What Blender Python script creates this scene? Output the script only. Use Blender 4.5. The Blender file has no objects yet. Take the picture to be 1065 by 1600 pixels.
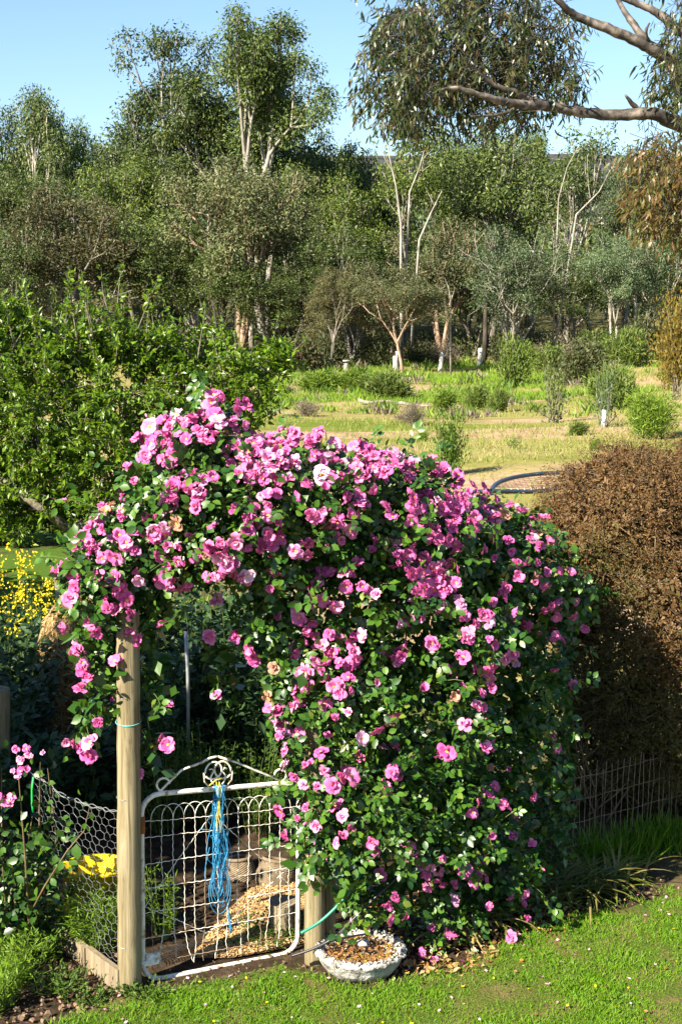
import bpy, math, random
import numpy as np
from mathutils import Vector, Matrix, noise

random.seed(7)
rs = np.random.default_rng(11)
SC = bpy.context.scene
COL = SC.collection
R = math.radians

# ---------------------------------------------------------------- camera
H = 3.6
PITCH = R(9.2)
F = 2222.0
CP, SP = math.cos(PITCH), math.sin(PITCH)
cam = bpy.data.cameras.new('camera')
cam_o = bpy.data.objects.new('camera', cam)
COL.objects.link(cam_o)
cam_o.location = (0, 0, H)
cam_o.rotation_euler = (math.pi / 2 - PITCH, 0, 0)
cam.sensor_fit = 'VERTICAL'
cam.sensor_height = 36
cam.lens = 50
cam.clip_start = 0.1
cam.clip_end = 8000
SC.camera = cam_o

# ---------------------------------------------------------------- sky, sun, exposure
SUN_AZ, SUN_EL = R(227), R(36)          # azimuth clockwise from +Y
W_ = bpy.data.worlds.new('World')
SC.world = W_
W_.use_nodes = True
nt = W_.node_tree
sky = nt.nodes.new('ShaderNodeTexSky')
sky.sky_type = 'NISHITA'
sky.sun_disc = False
sky.sun_elevation = SUN_EL
sky.sun_rotation = SUN_AZ
sky.dust_density = 0.25
sky.ozone_density = 4.5
nt.links.new(sky.outputs[0], nt.nodes['Background'].inputs[0])
nt.nodes['Background'].inputs[1].default_value = 0.058
sl = bpy.data.lights.new('sun', 'SUN')
sl.energy = 5.0
sl.angle = R(0.5)
sl.color = (1.0, 0.91, 0.74)
sun_o = bpy.data.objects.new('sun', sl)
COL.objects.link(sun_o)
SUNV = Vector((math.sin(SUN_AZ) * math.cos(SUN_EL), math.cos(SUN_AZ) * math.cos(SUN_EL), math.sin(SUN_EL)))
sun_o.rotation_euler = (-SUNV).to_track_quat('-Z', 'Y').to_euler()
sun_o.location = SUNV * 50
SC.view_settings.view_transform = 'Standard'
SC.view_settings.look = 'None'
SC.view_settings.exposure = 1.8
SC.view_settings.gamma = 1
SC.view_settings.use_curve_mapping = False


# ---------------------------------------------------------------- measuring helpers
def ray(px, py):
    v = (800 - py) / F
    return Vector(((px - 532.5) / F, CP + SP * v, -SP + CP * v))


def P(px, py, y):
    """the point seen at photo pixel px,py that stands y metres ahead"""
    d = ray(px, py)
    return Vector((0, 0, H)) + d * (y / d.y)


def sstep(a, b, t):
    t = np.clip((t - a) / (b - a), 0, 1)
    return t * t * (3 - 2 * t)


def gz(x, y):
    x = np.asarray(x, float)
    y = np.asarray(y, float)
    z = -0.6 * sstep(11, 30, y) - 1.6 * sstep(28, 80, y)
    z = z + 0.024 * np.clip(y - 104, 0, 130) + 0.045 * np.clip(y - 234, 0, 500)
    z = z + 1.1 * sstep(6, 22, x) * sstep(34, 60, y) * (1 - sstep(80, 125, y))
    w = sstep(14, 40, y)
    z = z + w * 0.12 * np.sin(x * 0.31 + y * 0.17) * np.cos(y * 0.23 - x * 0.11)
    return z


def G(px, py):
    """the ground point seen at a photo pixel"""
    d = ray(px, py)
    lo, hi = 2.0, 600.0
    y = None
    for s in np.linspace(3, 400, 1600):
        p = Vector((0, 0, H)) + d * (s / d.y)
        if p.z < float(gz(p.x, p.y)):
            y = s
            break
    if y is None:
        y = 400
    a, b = y - 0.3, y
    for _ in range(20):
        m = (a + b) / 2
        p = Vector((0, 0, H)) + d * (m / d.y)
        if p.z < float(gz(p.x, p.y)):
            b = m
        else:
            a = m
    return P(px, py, b)


# ---------------------------------------------------------------- object helpers
def link(o, parent=None):
    COL.objects.link(o)
    if parent is not None:
        o.parent = parent
    return o


def tag(o, label=None, cat=None, group=None, kind=None):
    if label:
        o['label'] = label
    if cat:
        o['category'] = cat
    if group:
        o['group'] = group
    if kind:
        o['kind'] = kind
    return o


def empty(name, loc, label, cat, group=None, rz=0):
    o = bpy.data.objects.new(name, None)
    o.empty_display_size = 0.1
    link(o)
    o.location = loc
    o.rotation_euler = (0, 0, rz)
    return tag(o, label, cat, group)


def copy_tree(o, parent=None):
    c = o.copy()
    COL.objects.link(c)
    if parent is not None:
        c.parent = parent
    for ch in list(o.children):
        copy_tree(ch, c)
    return c


def to_list(m):
    return m if isinstance(m, (list, tuple)) else [m]


class MB:
    """collects tubes, boxes and sheets and links them as ONE mesh"""

    def __init__(s):
        s.v, s.f, s.m = [], [], []

    def add(s, vs, fs, mi=0):
        b = len(s.v)
        s.v += [tuple(v) for v in vs]
        s.f += [tuple(i + b for i in f) for f in fs]
        s.m += [mi] * len(fs)

    def tube(s, pts, rad, n=6, mi=0, cap=True, closed=False):
        pts = [Vector(p) for p in pts]
        k = len(pts)
        if not hasattr(rad, '__len__'):
            rad = [rad] * k
        vs, fs = [], []
        up = None
        for i, p in enumerate(pts):
            if closed:
                t = pts[(i + 1) % k] - pts[i - 1]
            else:
                t = pts[min(i + 1, k - 1)] - pts[max(i - 1, 0)]
            if t.length < 1e-9:
                t = Vector((0, 0, 1))
            t.normalize()
            if up is None:
                a = Vector((0, 0, 1)) if abs(t.z) < 0.9 else Vector((1, 0, 0))
                up = t.cross(a).normalized()
            else:
                up = up - t * up.dot(t)
                up = up.normalized() if up.length > 1e-6 else t.orthogonal().normalized()
            b = t.cross(up)
            for j in range(n):
                a = 2 * math.pi * j / n
                vs.append(p + (up * math.cos(a) + b * math.sin(a)) * rad[i])
        for i in range(k if closed else k - 1):
            i2 = (i + 1) % k
            for j in range(n):
                j2 = (j + 1) % n
                fs.append((i * n + j, i * n + j2, i2 * n + j2, i2 * n + j))
        if cap and not closed:
            fs.append(tuple(range(n - 1, -1, -1)))
            fs.append(tuple((k - 1) * n + j for j in range(n)))
        s.add(vs, fs, mi)

    def box(s, c, size, rot=None, mi=0, jit=0.0):
        vs = []
        for z in (-.5, .5):
            for x, y in ((-.5, -.5), (.5, -.5), (.5, .5), (-.5, .5)):
                v = Vector((x * size[0], y * size[1], z * size[2]))
                if jit:
                    v += Vector((random.uniform(-jit, jit), random.uniform(-jit, jit), random.uniform(-jit, jit)))
                if rot is not None:
                    v = rot @ v
                vs.append(v + Vector(c))
        s.add(vs, [(3, 2, 1, 0), (4, 5, 6, 7), (0, 1, 5, 4), (1, 2, 6, 5), (2, 3, 7, 6), (3, 0, 4, 7)], mi)

    def mesh(s, name, mats, smooth=True):
        me = bpy.data.meshes.new(name)
        me.from_pydata(s.v, [], s.f)
        for m in to_list(mats):
            me.materials.append(m)
        me.polygons.foreach_set('material_index', s.m)
        me.polygons.foreach_set('use_smooth', [smooth] * len(s.f))
        me.update()
        return me

    def build(s, name, mats, parent=None, smooth=True, loc=None):
        o = bpy.data.objects.new(name, s.mesh(name, mats, smooth))
        link(o, parent)
        if loc is not None:
            o.location = loc
        return o


def np_mesh(name, V, faces_flat, totals, mats, mi=None, smooth=False):
    me = bpy.data.meshes.new(name)
    V = np.asarray(V, np.float32)
    me.vertices.add(len(V))
    me.vertices.foreach_set('co', V.ravel())
    me.loops.add(len(faces_flat))
    me.loops.foreach_set('vertex_index', np.asarray(faces_flat, np.int32))
    me.polygons.add(len(totals))
    st = np.zeros(len(totals), np.int32)
    st[1:] = np.cumsum(totals)[:-1]
    me.polygons.foreach_set('loop_start', st)
    for m in to_list(mats):
        me.materials.append(m)
    if mi is not None:
        me.polygons.foreach_set('material_index', np.asarray(mi, np.int32))
    me.polygons.foreach_set('use_smooth', np.full(len(totals), smooth))
    me.update(calc_edges=True)
    me.validate()
    return me


def unit(a):
    return a / np.maximum(np.linalg.norm(a, axis=-1, keepdims=True), 1e-9)


def rnd_dir(n, g=None):
    return unit((g or rs).normal(size=(n, 3)))


LEAF_OVAL = (np.array([(0, 0, 0), (-.26, .3, .07), (0, .32, 0), (.26, .3, .07), (-.27, .62, .04), (0, .66, -.03), (.27, .62, .04), (0, 1, -.1)], float),
             [(0, 2, 1), (0, 3, 2), (1, 2, 5, 4), (2, 3, 6, 5), (4, 5, 7), (5, 6, 7)])
LEAF_LANCE = (np.array([(0, 0, 0), (-.08, .35, .0), (.08, .35, .02), (-.06, .7, -.06), (.06, .7, -.05), (0.05, 1, -.16)], float),
              [(0, 2, 1), (1, 2, 4, 3), (3, 4, 5)])
LEAF_QUAD = (np.array([(0, 0, 0), (.2, .45, .04), (0.03, 1, 0), (-.2, .5, -.03)], float), [(0, 1, 2, 3)])
LEAF_PLUM = (np.array([(0, 0, 0), (-.2, .45, .07), (0, .5, 0), (.2, .45, .07), (0, 1, -.1)], float), [(0, 2, 1), (0, 3, 2), (1, 2, 4), (2, 3, 4)])
BLADE = (np.array([(-.06, 0, 0), (.06, 0, 0), (0, 1, .14), (-.05, .55, .03)], float), [(0, 1, 2, 3)])
CHIP = (np.array([(-.25, -.5, 0), (.25, -.4, .05), (.2, .5, 0), (-.2, .45, .06)], float), [(0, 1, 2, 3)])


def frames(D, N):
    """leaf axis D, leaf normal about N -> rotation columns (x, y, z)"""
    D = unit(D)
    X = unit(np.cross(D, N))
    Z = np.cross(X, D)
    return X, D, Z


def scatter(name, tpl, Pn, D, N, S, mats, mi=None, width=None, smooth=False):
    tv, tf = tpl
    n = len(Pn)
    X, Y, Z = frames(D, N)
    S = np.broadcast_to(np.asarray(S, float), (n,))
    wd = np.ones(n) if width is None else np.broadcast_to(np.asarray(width, float), (n,))
    V = (Pn[:, None, :] + (S * wd)[:, None, None] * tv[None, :, 0, None] * X[:, None, :]
         + S[:, None, None] * (tv[None, :, 1, None] * Y[:, None, :] + tv[None, :, 2, None] * Z[:, None, :]))
    flat = np.concatenate([np.asarray(f) for f in tf])
    tot = np.array([len(f) for f in tf])
    FF = (flat[None, :] + (np.arange(n) * len(tv))[:, None]).ravel()
    TT = np.tile(tot, n)
    MI = None if mi is None else np.repeat(mi, len(tf))
    return np_mesh(name, V.reshape(-1, 3), FF, TT, mats, MI, smooth)


def obj(name, me, parent=None, kind=None, loc=None):
    o = bpy.data.objects.new(name, me)
    link(o, parent)
    if kind:
        o['kind'] = kind
    if loc is not None:
        o.location = loc
    return o


# ---------------------------------------------------------------- materials
def new_mat(name):
    m = bpy.data.materials.new(name)
    m.use_nodes = True
    t = m.node_tree
    return m, t, t.nodes['Principled BSDF'], t.nodes['Material Output']


def ramp(t, fac, cols):
    r = t.nodes.new('ShaderNodeValToRGB')
    el = r.color_ramp.elements
    while len(el) < len(cols):
        el.new(0.5)
    for i, (p, c) in enumerate(cols):
        el[i].position = p
        el[i].color = (*c, 1)
    t.links.new(fac, r.inputs[0])
    return r.outputs[0]


def mixc(t, fac, a, b, mode='MIX'):
    m = t.nodes.new('ShaderNodeMix')
    m.data_type = 'RGBA'
    m.blend_type = mode
    for v, i in ((fac, 0), (a, 6), (b, 7)):
        if hasattr(v, 'links'):
            t.links.new(v, m.inputs[i])
        else:
            m.inputs[i].default_value = v if i == 0 else (*v, 1)
    return m.outputs[2]


def noise_n(t, scale, detail=4, vec=None, rough=0.55, dist=0.0):
    n = t.nodes.new('ShaderNodeTexNoise')
    n.inputs['Scale'].default_value = scale
    n.inputs['Detail'].default_value = detail
    n.inputs['Roughness'].default_value = rough
    n.inputs['Distortion'].default_value = dist
    if vec is not None:
        t.links.new(vec, n.inputs['Vector'])
    return n.outputs[0]


def mapping(t, scale, coord='Object'):
    c = t.nodes.new('ShaderNodeTexCoord')
    m = t.nodes.new('ShaderNodeMapping')
    m.inputs['Scale'].default_value = scale
    t.links.new(c.outputs[coord], m.inputs[0])
    return m.outputs[0]


def bump(t, bsdf, h, strength=0.4, dist=0.01):
    b = t.nodes.new('ShaderNodeBump')
    b.inputs['Strength'].default_value = strength
    b.inputs['Distance'].default_value = dist
    t.links.new(h, b.inputs['Height'])
    t.links.new(b.outputs[0], bsdf.inputs['Normal'])


def leaf_mat(name, cols, rough=0.45, trans=0.3, spec=0.4, tint=None):
    """every leaf (mesh island) gets its own colour from the range"""
    m, t, b, out = new_mat(name)
    g = t.nodes.new('ShaderNodeNewGeometry')
    k = len(cols)
    c = ramp(t, g.outputs['Random Per Island'], [(i / max(k - 1, 1), cc) for i, cc in enumerate(cols)])
    oi = t.nodes.new('ShaderNodeObjectInfo')
    hs = t.nodes.new('ShaderNodeHueSaturation')
    mr = t.nodes.new('ShaderNodeMapRange')
    mr.inputs[3].default_value = 0.80
    mr.inputs[4].default_value = 1.22
    t.links.new(oi.outputs['Random'], mr.inputs[0])
    t.links.new(mr.outputs[0], hs.inputs['Value'])
    t.links.new(c, hs.inputs['Color'])
    col = hs.outputs[0]
    t.links.new(col, b.inputs['Base Color'])
    b.inputs['Roughness'].default_value = rough
    b.inputs['Specular IOR Level'].default_value = spec
    if trans:
        tr = t.nodes.new('ShaderNodeBsdfTranslucent')
        t.links.new(col if tint is None else mixc(t, 0.6, col, tint), tr.inputs[0])
        mx = t.nodes.new('ShaderNodeMixShader')
        mx.inputs[0].default_value = trans
        t.links.new(b.outputs[0], mx.inputs[1])
        t.links.new(tr.outputs[0], mx.inputs[2])
        t.links.new(mx.outputs[0], out.inputs[0])
    return m


def bark_mat(name, cols, scale=(3, 3, 0.7), rough=0.85, bmp=0.4):
    m, t, b, _ = new_mat(name)
    v = mapping(t, scale)
    n = noise_n(t, 3.0, 6, v, 0.6, 0.4)
    k = len(cols)
    c = ramp(t, n, [(0.32 + 0.36 * i / (k - 1), cc) for i, cc in enumerate(cols)])
    t.links.new(c, b.inputs['Base Color'])
    b.inputs['Roughness'].default_value = rough
    b.inputs['Specular IOR Level'].default_value = 0.2
    bump(t, b, noise_n(t, 9, 5, v), bmp, 0.01)
    return m


def plain_mat(name, col, rough=0.6, var=0.25, scale=8, spec=0.3, metal=0.0, bmp=0.0):
    m, t, b, _ = new_mat(name)
    v = mapping(t, (1, 1, 1))
    n = noise_n(t, scale, 5, v)
    lo = tuple(max(0, x * (1 - var)) for x in col)
    hi = tuple(min(1, x * (1 + var)) for x in col)
    t.links.new(ramp(t, n, [(0.3, lo), (0.7, hi)]), b.inputs['Base Color'])
    b.inputs['Roughness'].default_value = rough
    b.inputs['Specular IOR Level'].default_value = spec
    b.inputs['Metallic'].default_value = metal
    if bmp:
        bump(t, b, n, bmp, 0.005)
    return m


def wood_mat(name, dark, mid, light):
    m, t, b, _ = new_mat(name)
    v = mapping(t, (14, 14, 0.8))
    n = noise_n(t, 2.2, 8, v, 0.65, 1.2)
    c = ramp(t, n, [(0.3, dark), (0.48, mid), (0.7, light)])
    v2 = mapping(t, (60, 60, 1.2))
    n2 = noise_n(t, 2, 3, v2)
    c2 = mixc(t, 0.35, c, ramp(t, n2, [(0.35, dark), (0.65, light)]), 'MULTIPLY')
    v3 = mapping(t, (2, 2, 0.6))
    c3 = mixc(t, ramp(t, noise_n(t, 1.5, 3, v3), [(0.45, (0, 0, 0)), (0.7, (.6, .6, .6))]), c2, (0.22, 0.18, 0.10))
    t.links.new(c3, b.inputs['Base Color'])
    b.inputs['Roughness'].default_value = 0.85
    b.inputs['Specular IOR Level'].default_value = 0.2
    bump(t, b, n2, 0.5, 0.004)
    return m


M = {}
M['gum'] = leaf_mat('gum_leaf', [(.018, .038, .010), (.068, .105, .020), (.115, .142, .028), (.048, .085, .028)], .5, .22, .35)
M['gum_green'] = leaf_mat('gum_leaf_green', [(.024, .048, .008), (.08, .125, .016), (.13, .16, .022), (.058, .10, .018)], .5, .25, .35)
M['gum_blue'] = leaf_mat('gum_leaf_bluish', [(.03, .055, .022), (.075, .115, .046), (.115, .15, .062), (.055, .09, .042)], .5, .2, .35)
M['gum_brown'] = leaf_mat('gum_leaf_brownish', [(.038, .042, .014), (.075, .078, .025), (.115, .075, .028), (.065, .082, .03), (.09, .105, .04)], .55, .2, .3)
M['gum_grey'] = leaf_mat('gum_leaf_grey', [(.04, .05, .018), (.095, .11, .04), (.14, .15, .06), (.06, .078, .03)], .55, .2, .3)
M['gum_near'] = leaf_mat('gum_leaf_near', [(.018, .034, .010), (.045, .075, .016), (.075, .10, .022), (.12, .075, .026), (.04, .07, .022), (.06, .09, .02), (.11, .125, .06)], .38, .22, .5)
M['gum_golden'] = leaf_mat('gum_leaf_golden', [(.05, .08, .015), (.13, .13, .022), (.19, .13, .028), (.17, .08, .028), (.11, .14, .03)], .45, .35, .5)
M['plum'] = leaf_mat('plum_leaf', [(.03, .075, .005), (.075, .155, .008), (.14, .225, .010), (.10, .18, .008)], .38, .3, .45, (.2, .3, .01))
M['rose'] = leaf_mat('rose_leaf', [(.008, .034, .005), (.02, .065, .008), (.04, .10, .008), (.06, .125, .010)], .40, .10, .45)
M['rose_new'] = leaf_mat('rose_leaf_young', [(.09, .15, .015), (.14, .18, .02), (.07, .12, .02)], .35, .3, .5)
M['grass'] = leaf_mat('grass_blade', [(.06, .18, .005), (.11, .25, .006), (.16, .28, .010), (.09, .22, .006), (.20, .25, .04)], .5, .35, .3)
M['meadow'] = leaf_mat('meadow_blade', [(.16, .22, .03), (.24, .27, .06), (.34, .30, .12), (.20, .26, .04), (.40, .34, .17)], .6, .3, .2)
M['meadow_green'] = leaf_mat('meadow_green_blade', [(.10, .20, .015), (.17, .27, .025), (.13, .22, .02)], .6, .35, .2)
M['broom'] = leaf_mat('broom_twig', [(.05, .085, .014), (.09, .14, .02), (.14, .18, .03), (.07, .10, .02)], .55, .25, .3)
M['broom_bright'] = leaf_mat('broom_bright_twig', [(.09, .16, .015), (.14, .22, .02), (.18, .25, .03)], .55, .3, .3)
M['dry_twig'] = leaf_mat('dry_twig', [(.10, .08, .055), (.17, .14, .10), (.12, .10, .07)], .7, .1, .2)
M['dull_shrub'] = leaf_mat('dull_shrub_leaf', [(.03, .045, .014), (.06, .075, .022), (.09, .085, .035)], .55, .2, .3)
M['orange_shrub'] = leaf_mat('orange_shrub_leaf', [(.13, .12, .02), (.22, .17, .025), (.28, .16, .03), (.17, .18, .03)], .55, .3, .3)
M['red_shrub'] = leaf_mat('red_shrub_leaf', [(.06, .025, .014), (.10, .04, .02), (.07, .045, .02)], .6, .2, .3)
M['brown_leaf'] = leaf_mat('brown_dry_leaf', [(.075, .04, .014), (.14, .075, .026), (.22, .125, .05), (.10, .055, .02), (.07, .05, .016)], .6, .2, .25)
M['brown_green'] = leaf_mat('brown_green_leaf', [(.06, .055, .014), (.11, .09, .025), (.075, .085, .02), (.15, .10, .04)], .6, .2, .25)
M['bean'] = leaf_mat('bean_leaf', [(.018, .045, .016), (.035, .075, .026), (.05, .10, .03), (.03, .06, .03)], .45, .2, .4)
M['feather'] = leaf_mat('feathery_leaf', [(.10, .20, .012), (.17, .28, .02), (.13, .24, .015)], .5, .4, .3)
M['weed'] = leaf_mat('weed_leaf', [(.04, .09, .01), (.08, .14, .015), (.06, .11, .012)], .5, .3, .3)
M['strap'] = leaf_mat('strap_leaf', [(.07, .12, .015), (.14, .18, .025), (.22, .20, .05), (.30, .24, .10)], .4, .3, .45)
M['straw'] = leaf_mat('straw_stalk', [(.30, .19, .07), (.42, .30, .13), (.22, .13, .05), (.50, .38, .18)], .6, .15, .3)
M['chip'] = leaf_mat('mulch_chip', [(.34, .20, .08), (.46, .30, .13), (.24, .14, .06), (.55, .40, .20)], .75, 0, .2)
M['litter'] = leaf_mat('leaf_litter', [(.20, .085, .025), (.30, .14, .04), (.14, .07, .03), (.36, .20, .07), (.10, .05, .03)], .6, .1, .3)
M['petal_fall'] = leaf_mat('fallen_petal', [(.65, .30, .45), (.75, .50, .60), (.60, .20, .40)], .6, .2, .2)
M['mustard'] = leaf_mat('mustard_petal', [(.62, .50, .015), (.72, .60, .02), (.55, .42, .01)], .6, .3, .2)
M['stem'] = plain_mat('green_stem', (.07, .11, .025), .6, .4)
M['cane'] = plain_mat('brown_cane', (.12, .085, .04), .7, .4, 14)
M['twig'] = plain_mat('grey_twig', (.16, .14, .11), .8, .35, 20)
M['twig_pale'] = plain_mat('pale_twig', (.36, .28, .17), .8, .3, 20)
M['bush_dark'] = plain_mat('brown_bush_twig', (.075, .048, .028), .8, .35, 20)
M['bush_pale'] = plain_mat('tan_bush_twig', (.19, .135, .075), .8, .35, 20)
M['bark_white'] = bark_mat('white_bark', [(.10, .085, .065), (.27, .245, .205), (.40, .37, .32)], (1, 1, .3))
M['bark_grey'] = bark_mat('grey_bark', [(.07, .06, .05), (.16, .14, .115), (.30, .27, .23)], (1, 1, .3))
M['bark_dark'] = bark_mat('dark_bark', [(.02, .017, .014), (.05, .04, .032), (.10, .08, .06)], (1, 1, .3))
M['bark_pink'] = bark_mat('pinkish_bark', [(.17, .10, .065), (.30, .20, .14), (.42, .32, .25)], (1, 1, .3))
M['bark_near'] = bark_mat('smooth_gum_bark', [(.025, .021, .018), (.075, .064, .055), (.27, .225, .185)], (2.2, 2.2, 2.2), .7)
M['bark_plum'] = bark_mat('plum_bark', [(.05, .04, .03), (.13, .11, .085), (.24, .21, .17)], (6, 6, 6))
M['post'] = wood_mat('treated_pine', (.10, .075, .035), (.27, .225, .135), (.40, .345, .23))
M['timber'] = wood_mat('weathered_timber', (.14, .11, .075), (.27, .22, .15), (.38, .32, .23))
M['white_post'] = wood_mat('old_white_post', (.34, .32, .28), (.58, .56, .51), (.72, .70, .66))
M['grey_wood'] = wood_mat('grey_weathered_wood', (.20, .18, .15), (.36, .34, .30), (.50, .48, .44))
M['blackish'] = plain_mat('black_poly_pipe', (.02, .022, .026), .4, .3, 8, .5)
M['hoop'] = plain_mat('blue_black_pipe', (.035, .05, .075), .45, .3, 20, .5)
M['wire'] = plain_mat('galvanised_wire', (.34, .35, .36), .45, .2, 30, .5, .5)
M['wire_rust'] = plain_mat('rusty_wire', (.30, .21, .14), .7, .4, 20, .3, .2)
M['rust'] = plain_mat('rust', (.25, .09, .03), .9, .4, 30)
M['twine'] = plain_mat('blue_twine', (.035, .25, .47), .6, .3, 30)
M['twine_y'] = plain_mat('yellow_twine', (.70, .52, .05), .6, .2, 30)
M['twine_t'] = plain_mat('turquoise_twine', (.12, .42, .40), .6, .2, 30)
M['green_hose'] = plain_mat('green_hose', (.01, .20, .12), .4, .2, 8, .5)
M['yellow'] = plain_mat('yellow_plastic', (.72, .52, .006), .4, .12, 5, .4)
M['net'] = plain_mat('black_netting', (.02, .02, .02), .7, .2)
M['wicker'] = plain_mat('wicker', (.17, .13, .085), .8, .35, 25, .2)
M['red_tile'] = plain_mat('red_roof_tiles', (.40, .05, .04), .8, .2, 3)
M['house_wall'] = plain_mat('cream_render', (.55, .48, .40), .9, .1, 2)
M['glass'] = plain_mat('dark_window_glass', (.03, .04, .05), .1, .2, 2, .6)
M['pvc'] = plain_mat('grey_pvc', (.45, .44, .40), .5, .15, 10)
M['green_tie'] = plain_mat('green_plastic_strip', (.02, .45, .08), .5, .2, 10)
M['guard'] = plain_mat('pale_tree_guard', (.55, .60, .62), .5, .15, 5)
M['clod'] = plain_mat('brown_clod', (.20, .135, .09), .95, .4, 18, .1, 0, .8)


def flake_white():
    m, t, b, _ = new_mat('flaking_white_paint')
    v = mapping(t, (1, 1, 1))
    n = noise_n(t, 26, 6, v, 0.65)
    c = ramp(t, n, [(0.36, (.30, .17, .09)), (0.43, (.62, .56, .47)), (0.55, (.80, .77, .70))])
    t.links.new(c, b.inputs['Base Color'])
    b.inputs['Roughness'].default_value = 0.55
    bump(t, b, n, 0.4, 0.002)
    return m


M['white'] = flake_white()


def concrete():
    m, t, b, _ = new_mat('rough_whitewashed_concrete')
    v = mapping(t, (1, 1, 1))
    n = noise_n(t, 14, 8, v, 0.7)
    n2 = noise_n(t, 45, 4, v)
    c = ramp(t, n, [(0.34, (.10, .095, .08)), (0.46, (.33, .31, .28)), (0.6, (.52, .50, .46))])
    c = mixc(t, ramp(t, n2, [(.55, (0, 0, 0)), (.7, (.6, .6, .6))]), c, (.16, .15, .13))
    t.links.new(c, b.inputs['Base Color'])
    b.inputs['Roughness'].default_value = 0.95
    bump(t, b, n2, 0.9, 0.012)
    return m


M['concrete'] = concrete()


def petal_mat(name, a, b_, core=(.80, .45, .62)):
    m, t, b, out = new_mat(name)
    g = t.nodes.new('ShaderNodeNewGeometry')
    oi = t.nodes.new('ShaderNodeObjectInfo')
    ad = t.nodes.new('ShaderNodeMath')
    ad.operation = 'MULTIPLY_ADD'
    t.links.new(g.outputs['Random Per Island'], ad.inputs[0])
    ad.inputs[1].default_value = 0.45
    mu = t.nodes.new('ShaderNodeMath')
    mu.operation = 'MULTIPLY'
    t.links.new(oi.outputs['Random'], mu.inputs[0])
    mu.inputs[1].default_value = 0.55
    t.links.new(mu.outputs[0], ad.inputs[2])
    c = ramp(t, ad.outputs[0], [(0, a), (0.55, b_), (1, core)])
    t.links.new(c, b.inputs['Base Color'])
    b.inputs['Roughness'].default_value = 0.55
    b.inputs['Specular IOR Level'].default_value = 0.25
    tr = t.nodes.new('ShaderNodeBsdfTranslucent')
    t.links.new(c, tr.inputs[0])
    mx = t.nodes.new('ShaderNodeMixShader')
    mx.inputs[0].default_value = 0.3
    t.links.new(b.outputs[0], mx.inputs[1])
    t.links.new(tr.outputs[0], mx.inputs[2])
    t.links.new(mx.outputs[0], out.inputs[0])
    return m


M['petal'] = petal_mat('pink_petal', (.52, .05, .25), (.71, .17, .42), (.82, .40, .59))
M['petal_pale'] = petal_mat('pale_pink_petal', (.62, .20, .44), (.80, .44, .64), (.86, .62, .74))
M['petal_spent'] = petal_mat('spent_petal', (.35, .17, .12), (.48, .27, .18), (.55, .36, .26))
M['stamen'] = plain_mat('yellow_stamen', (.75, .38, .03), .6, .3, 60)


def ground_material():
    m, t, b, _ = new_mat('garden_and_meadow_ground')
    geo = t.nodes.new('ShaderNodeNewGeometry')
    sx = t.nodes.new('ShaderNodeSeparateXYZ')
    t.links.new(geo.outputs['Position'], sx.inputs[0])
    pos = geo.outputs['Position']

    def mrange(v, a, b2):
        r = t.nodes.new('ShaderNodeMapRange')
        r.interpolation_type = 'SMOOTHSTEP'
        r.inputs[1].default_value = a
        r.inputs[2].default_value = b2
        t.links.new(v, r.inputs[0])
        return r.outputs[0]

    # meadow: stretched patches of green, straw and pink bare soil
    mp = t.nodes.new('ShaderNodeMapping')
    mp.inputs['Scale'].default_value = (0.07, 0.12, 0.1)
    t.links.new(pos, mp.inputs[0])
    n1 = noise_n(t, 1.0, 7, mp.outputs[0], 0.6, 0.6)
    mp2 = t.nodes.new('ShaderNodeMapping')
    mp2.inputs['Scale'].default_value = (0.10, 0.22, 0.1)
    mp2.inputs['Location'].default_value = (7, 3, 0)
    t.links.new(pos, mp2.inputs[0])
    n2 = noise_n(t, 1.0, 6, mp2.outputs[0], 0.55, 0.3)
    fine = noise_n(t, 2.2, 6, pos, 0.7)
    grass = ramp(t, n1, [(0.34, (.13, .17, .025)), (0.48, (.24, .22, .065)), (0.62, (.36, .28, .13))])
    dirt = ramp(t, fine, [(0.3, (.30, .19, .115)), (0.7, (.46, .32, .21))])
    mead = mixc(t, mrange(n2, 0.50, 0.60), grass, dirt)
    mead = mixc(t, 0.5, mead, ramp(t, fine, [(0.3, (.45, .45, .45)), (0.7, (1, 1, 1))]), 'MULTIPLY')
    soil = ramp(t, noise_n(t, 9, 8, pos, 0.7), [(0.3, (.02, .014, .009)), (0.52, (.05, .034, .022)), (0.72, (.13, .09, .06))])
    near_grass = ramp(t, noise_n(t, 1.6, 5, pos), [(0.36, (.06, .045, .03)), (0.48, (.06, .11, .015))])
    forest = ramp(t, noise_n(t, .5, 6, pos), [(0.35, (.05, .04, .022)), (0.5, (.07, .075, .025)), (0.68, (.13, .10, .06))])
    wob = t.nodes.new('ShaderNodeMath')
    wob.operation = 'MULTIPLY_ADD'
    t.links.new(noise_n(t, .12, 3, pos), wob.inputs[0])
    wob.inputs[1].default_value = 26
    t.links.new(sx.outputs[1], wob.inputs[2])
    c = mixc(t, mrange(sx.outputs[1], 9.0, 13), soil, near_grass)
    dia = t.nodes.new('ShaderNodeMath')
    dia.operation = 'MULTIPLY_ADD'
    t.links.new(sx.outputs[0], dia.inputs[0])
    dia.inputs[1].default_value = 2.5
    t.links.new(sx.outputs[1], dia.inputs[2])
    c = mixc(t, mrange(dia.outputs[0], 12, 17), c, mead)
    c = mixc(t, mrange(wob.outputs[0], 108, 126), c, forest)
    t.links.new(c, b.inputs['Base Color'])
    b.inputs['Roughness'].default_value = 1
    b.inputs['Specular IOR Level'].default_value = 0.05
    bump(t, b, noise_n(t, 12, 8, pos, 0.7), 0.7, 0.03)
    return m


M['ground'] = ground_material()


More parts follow.
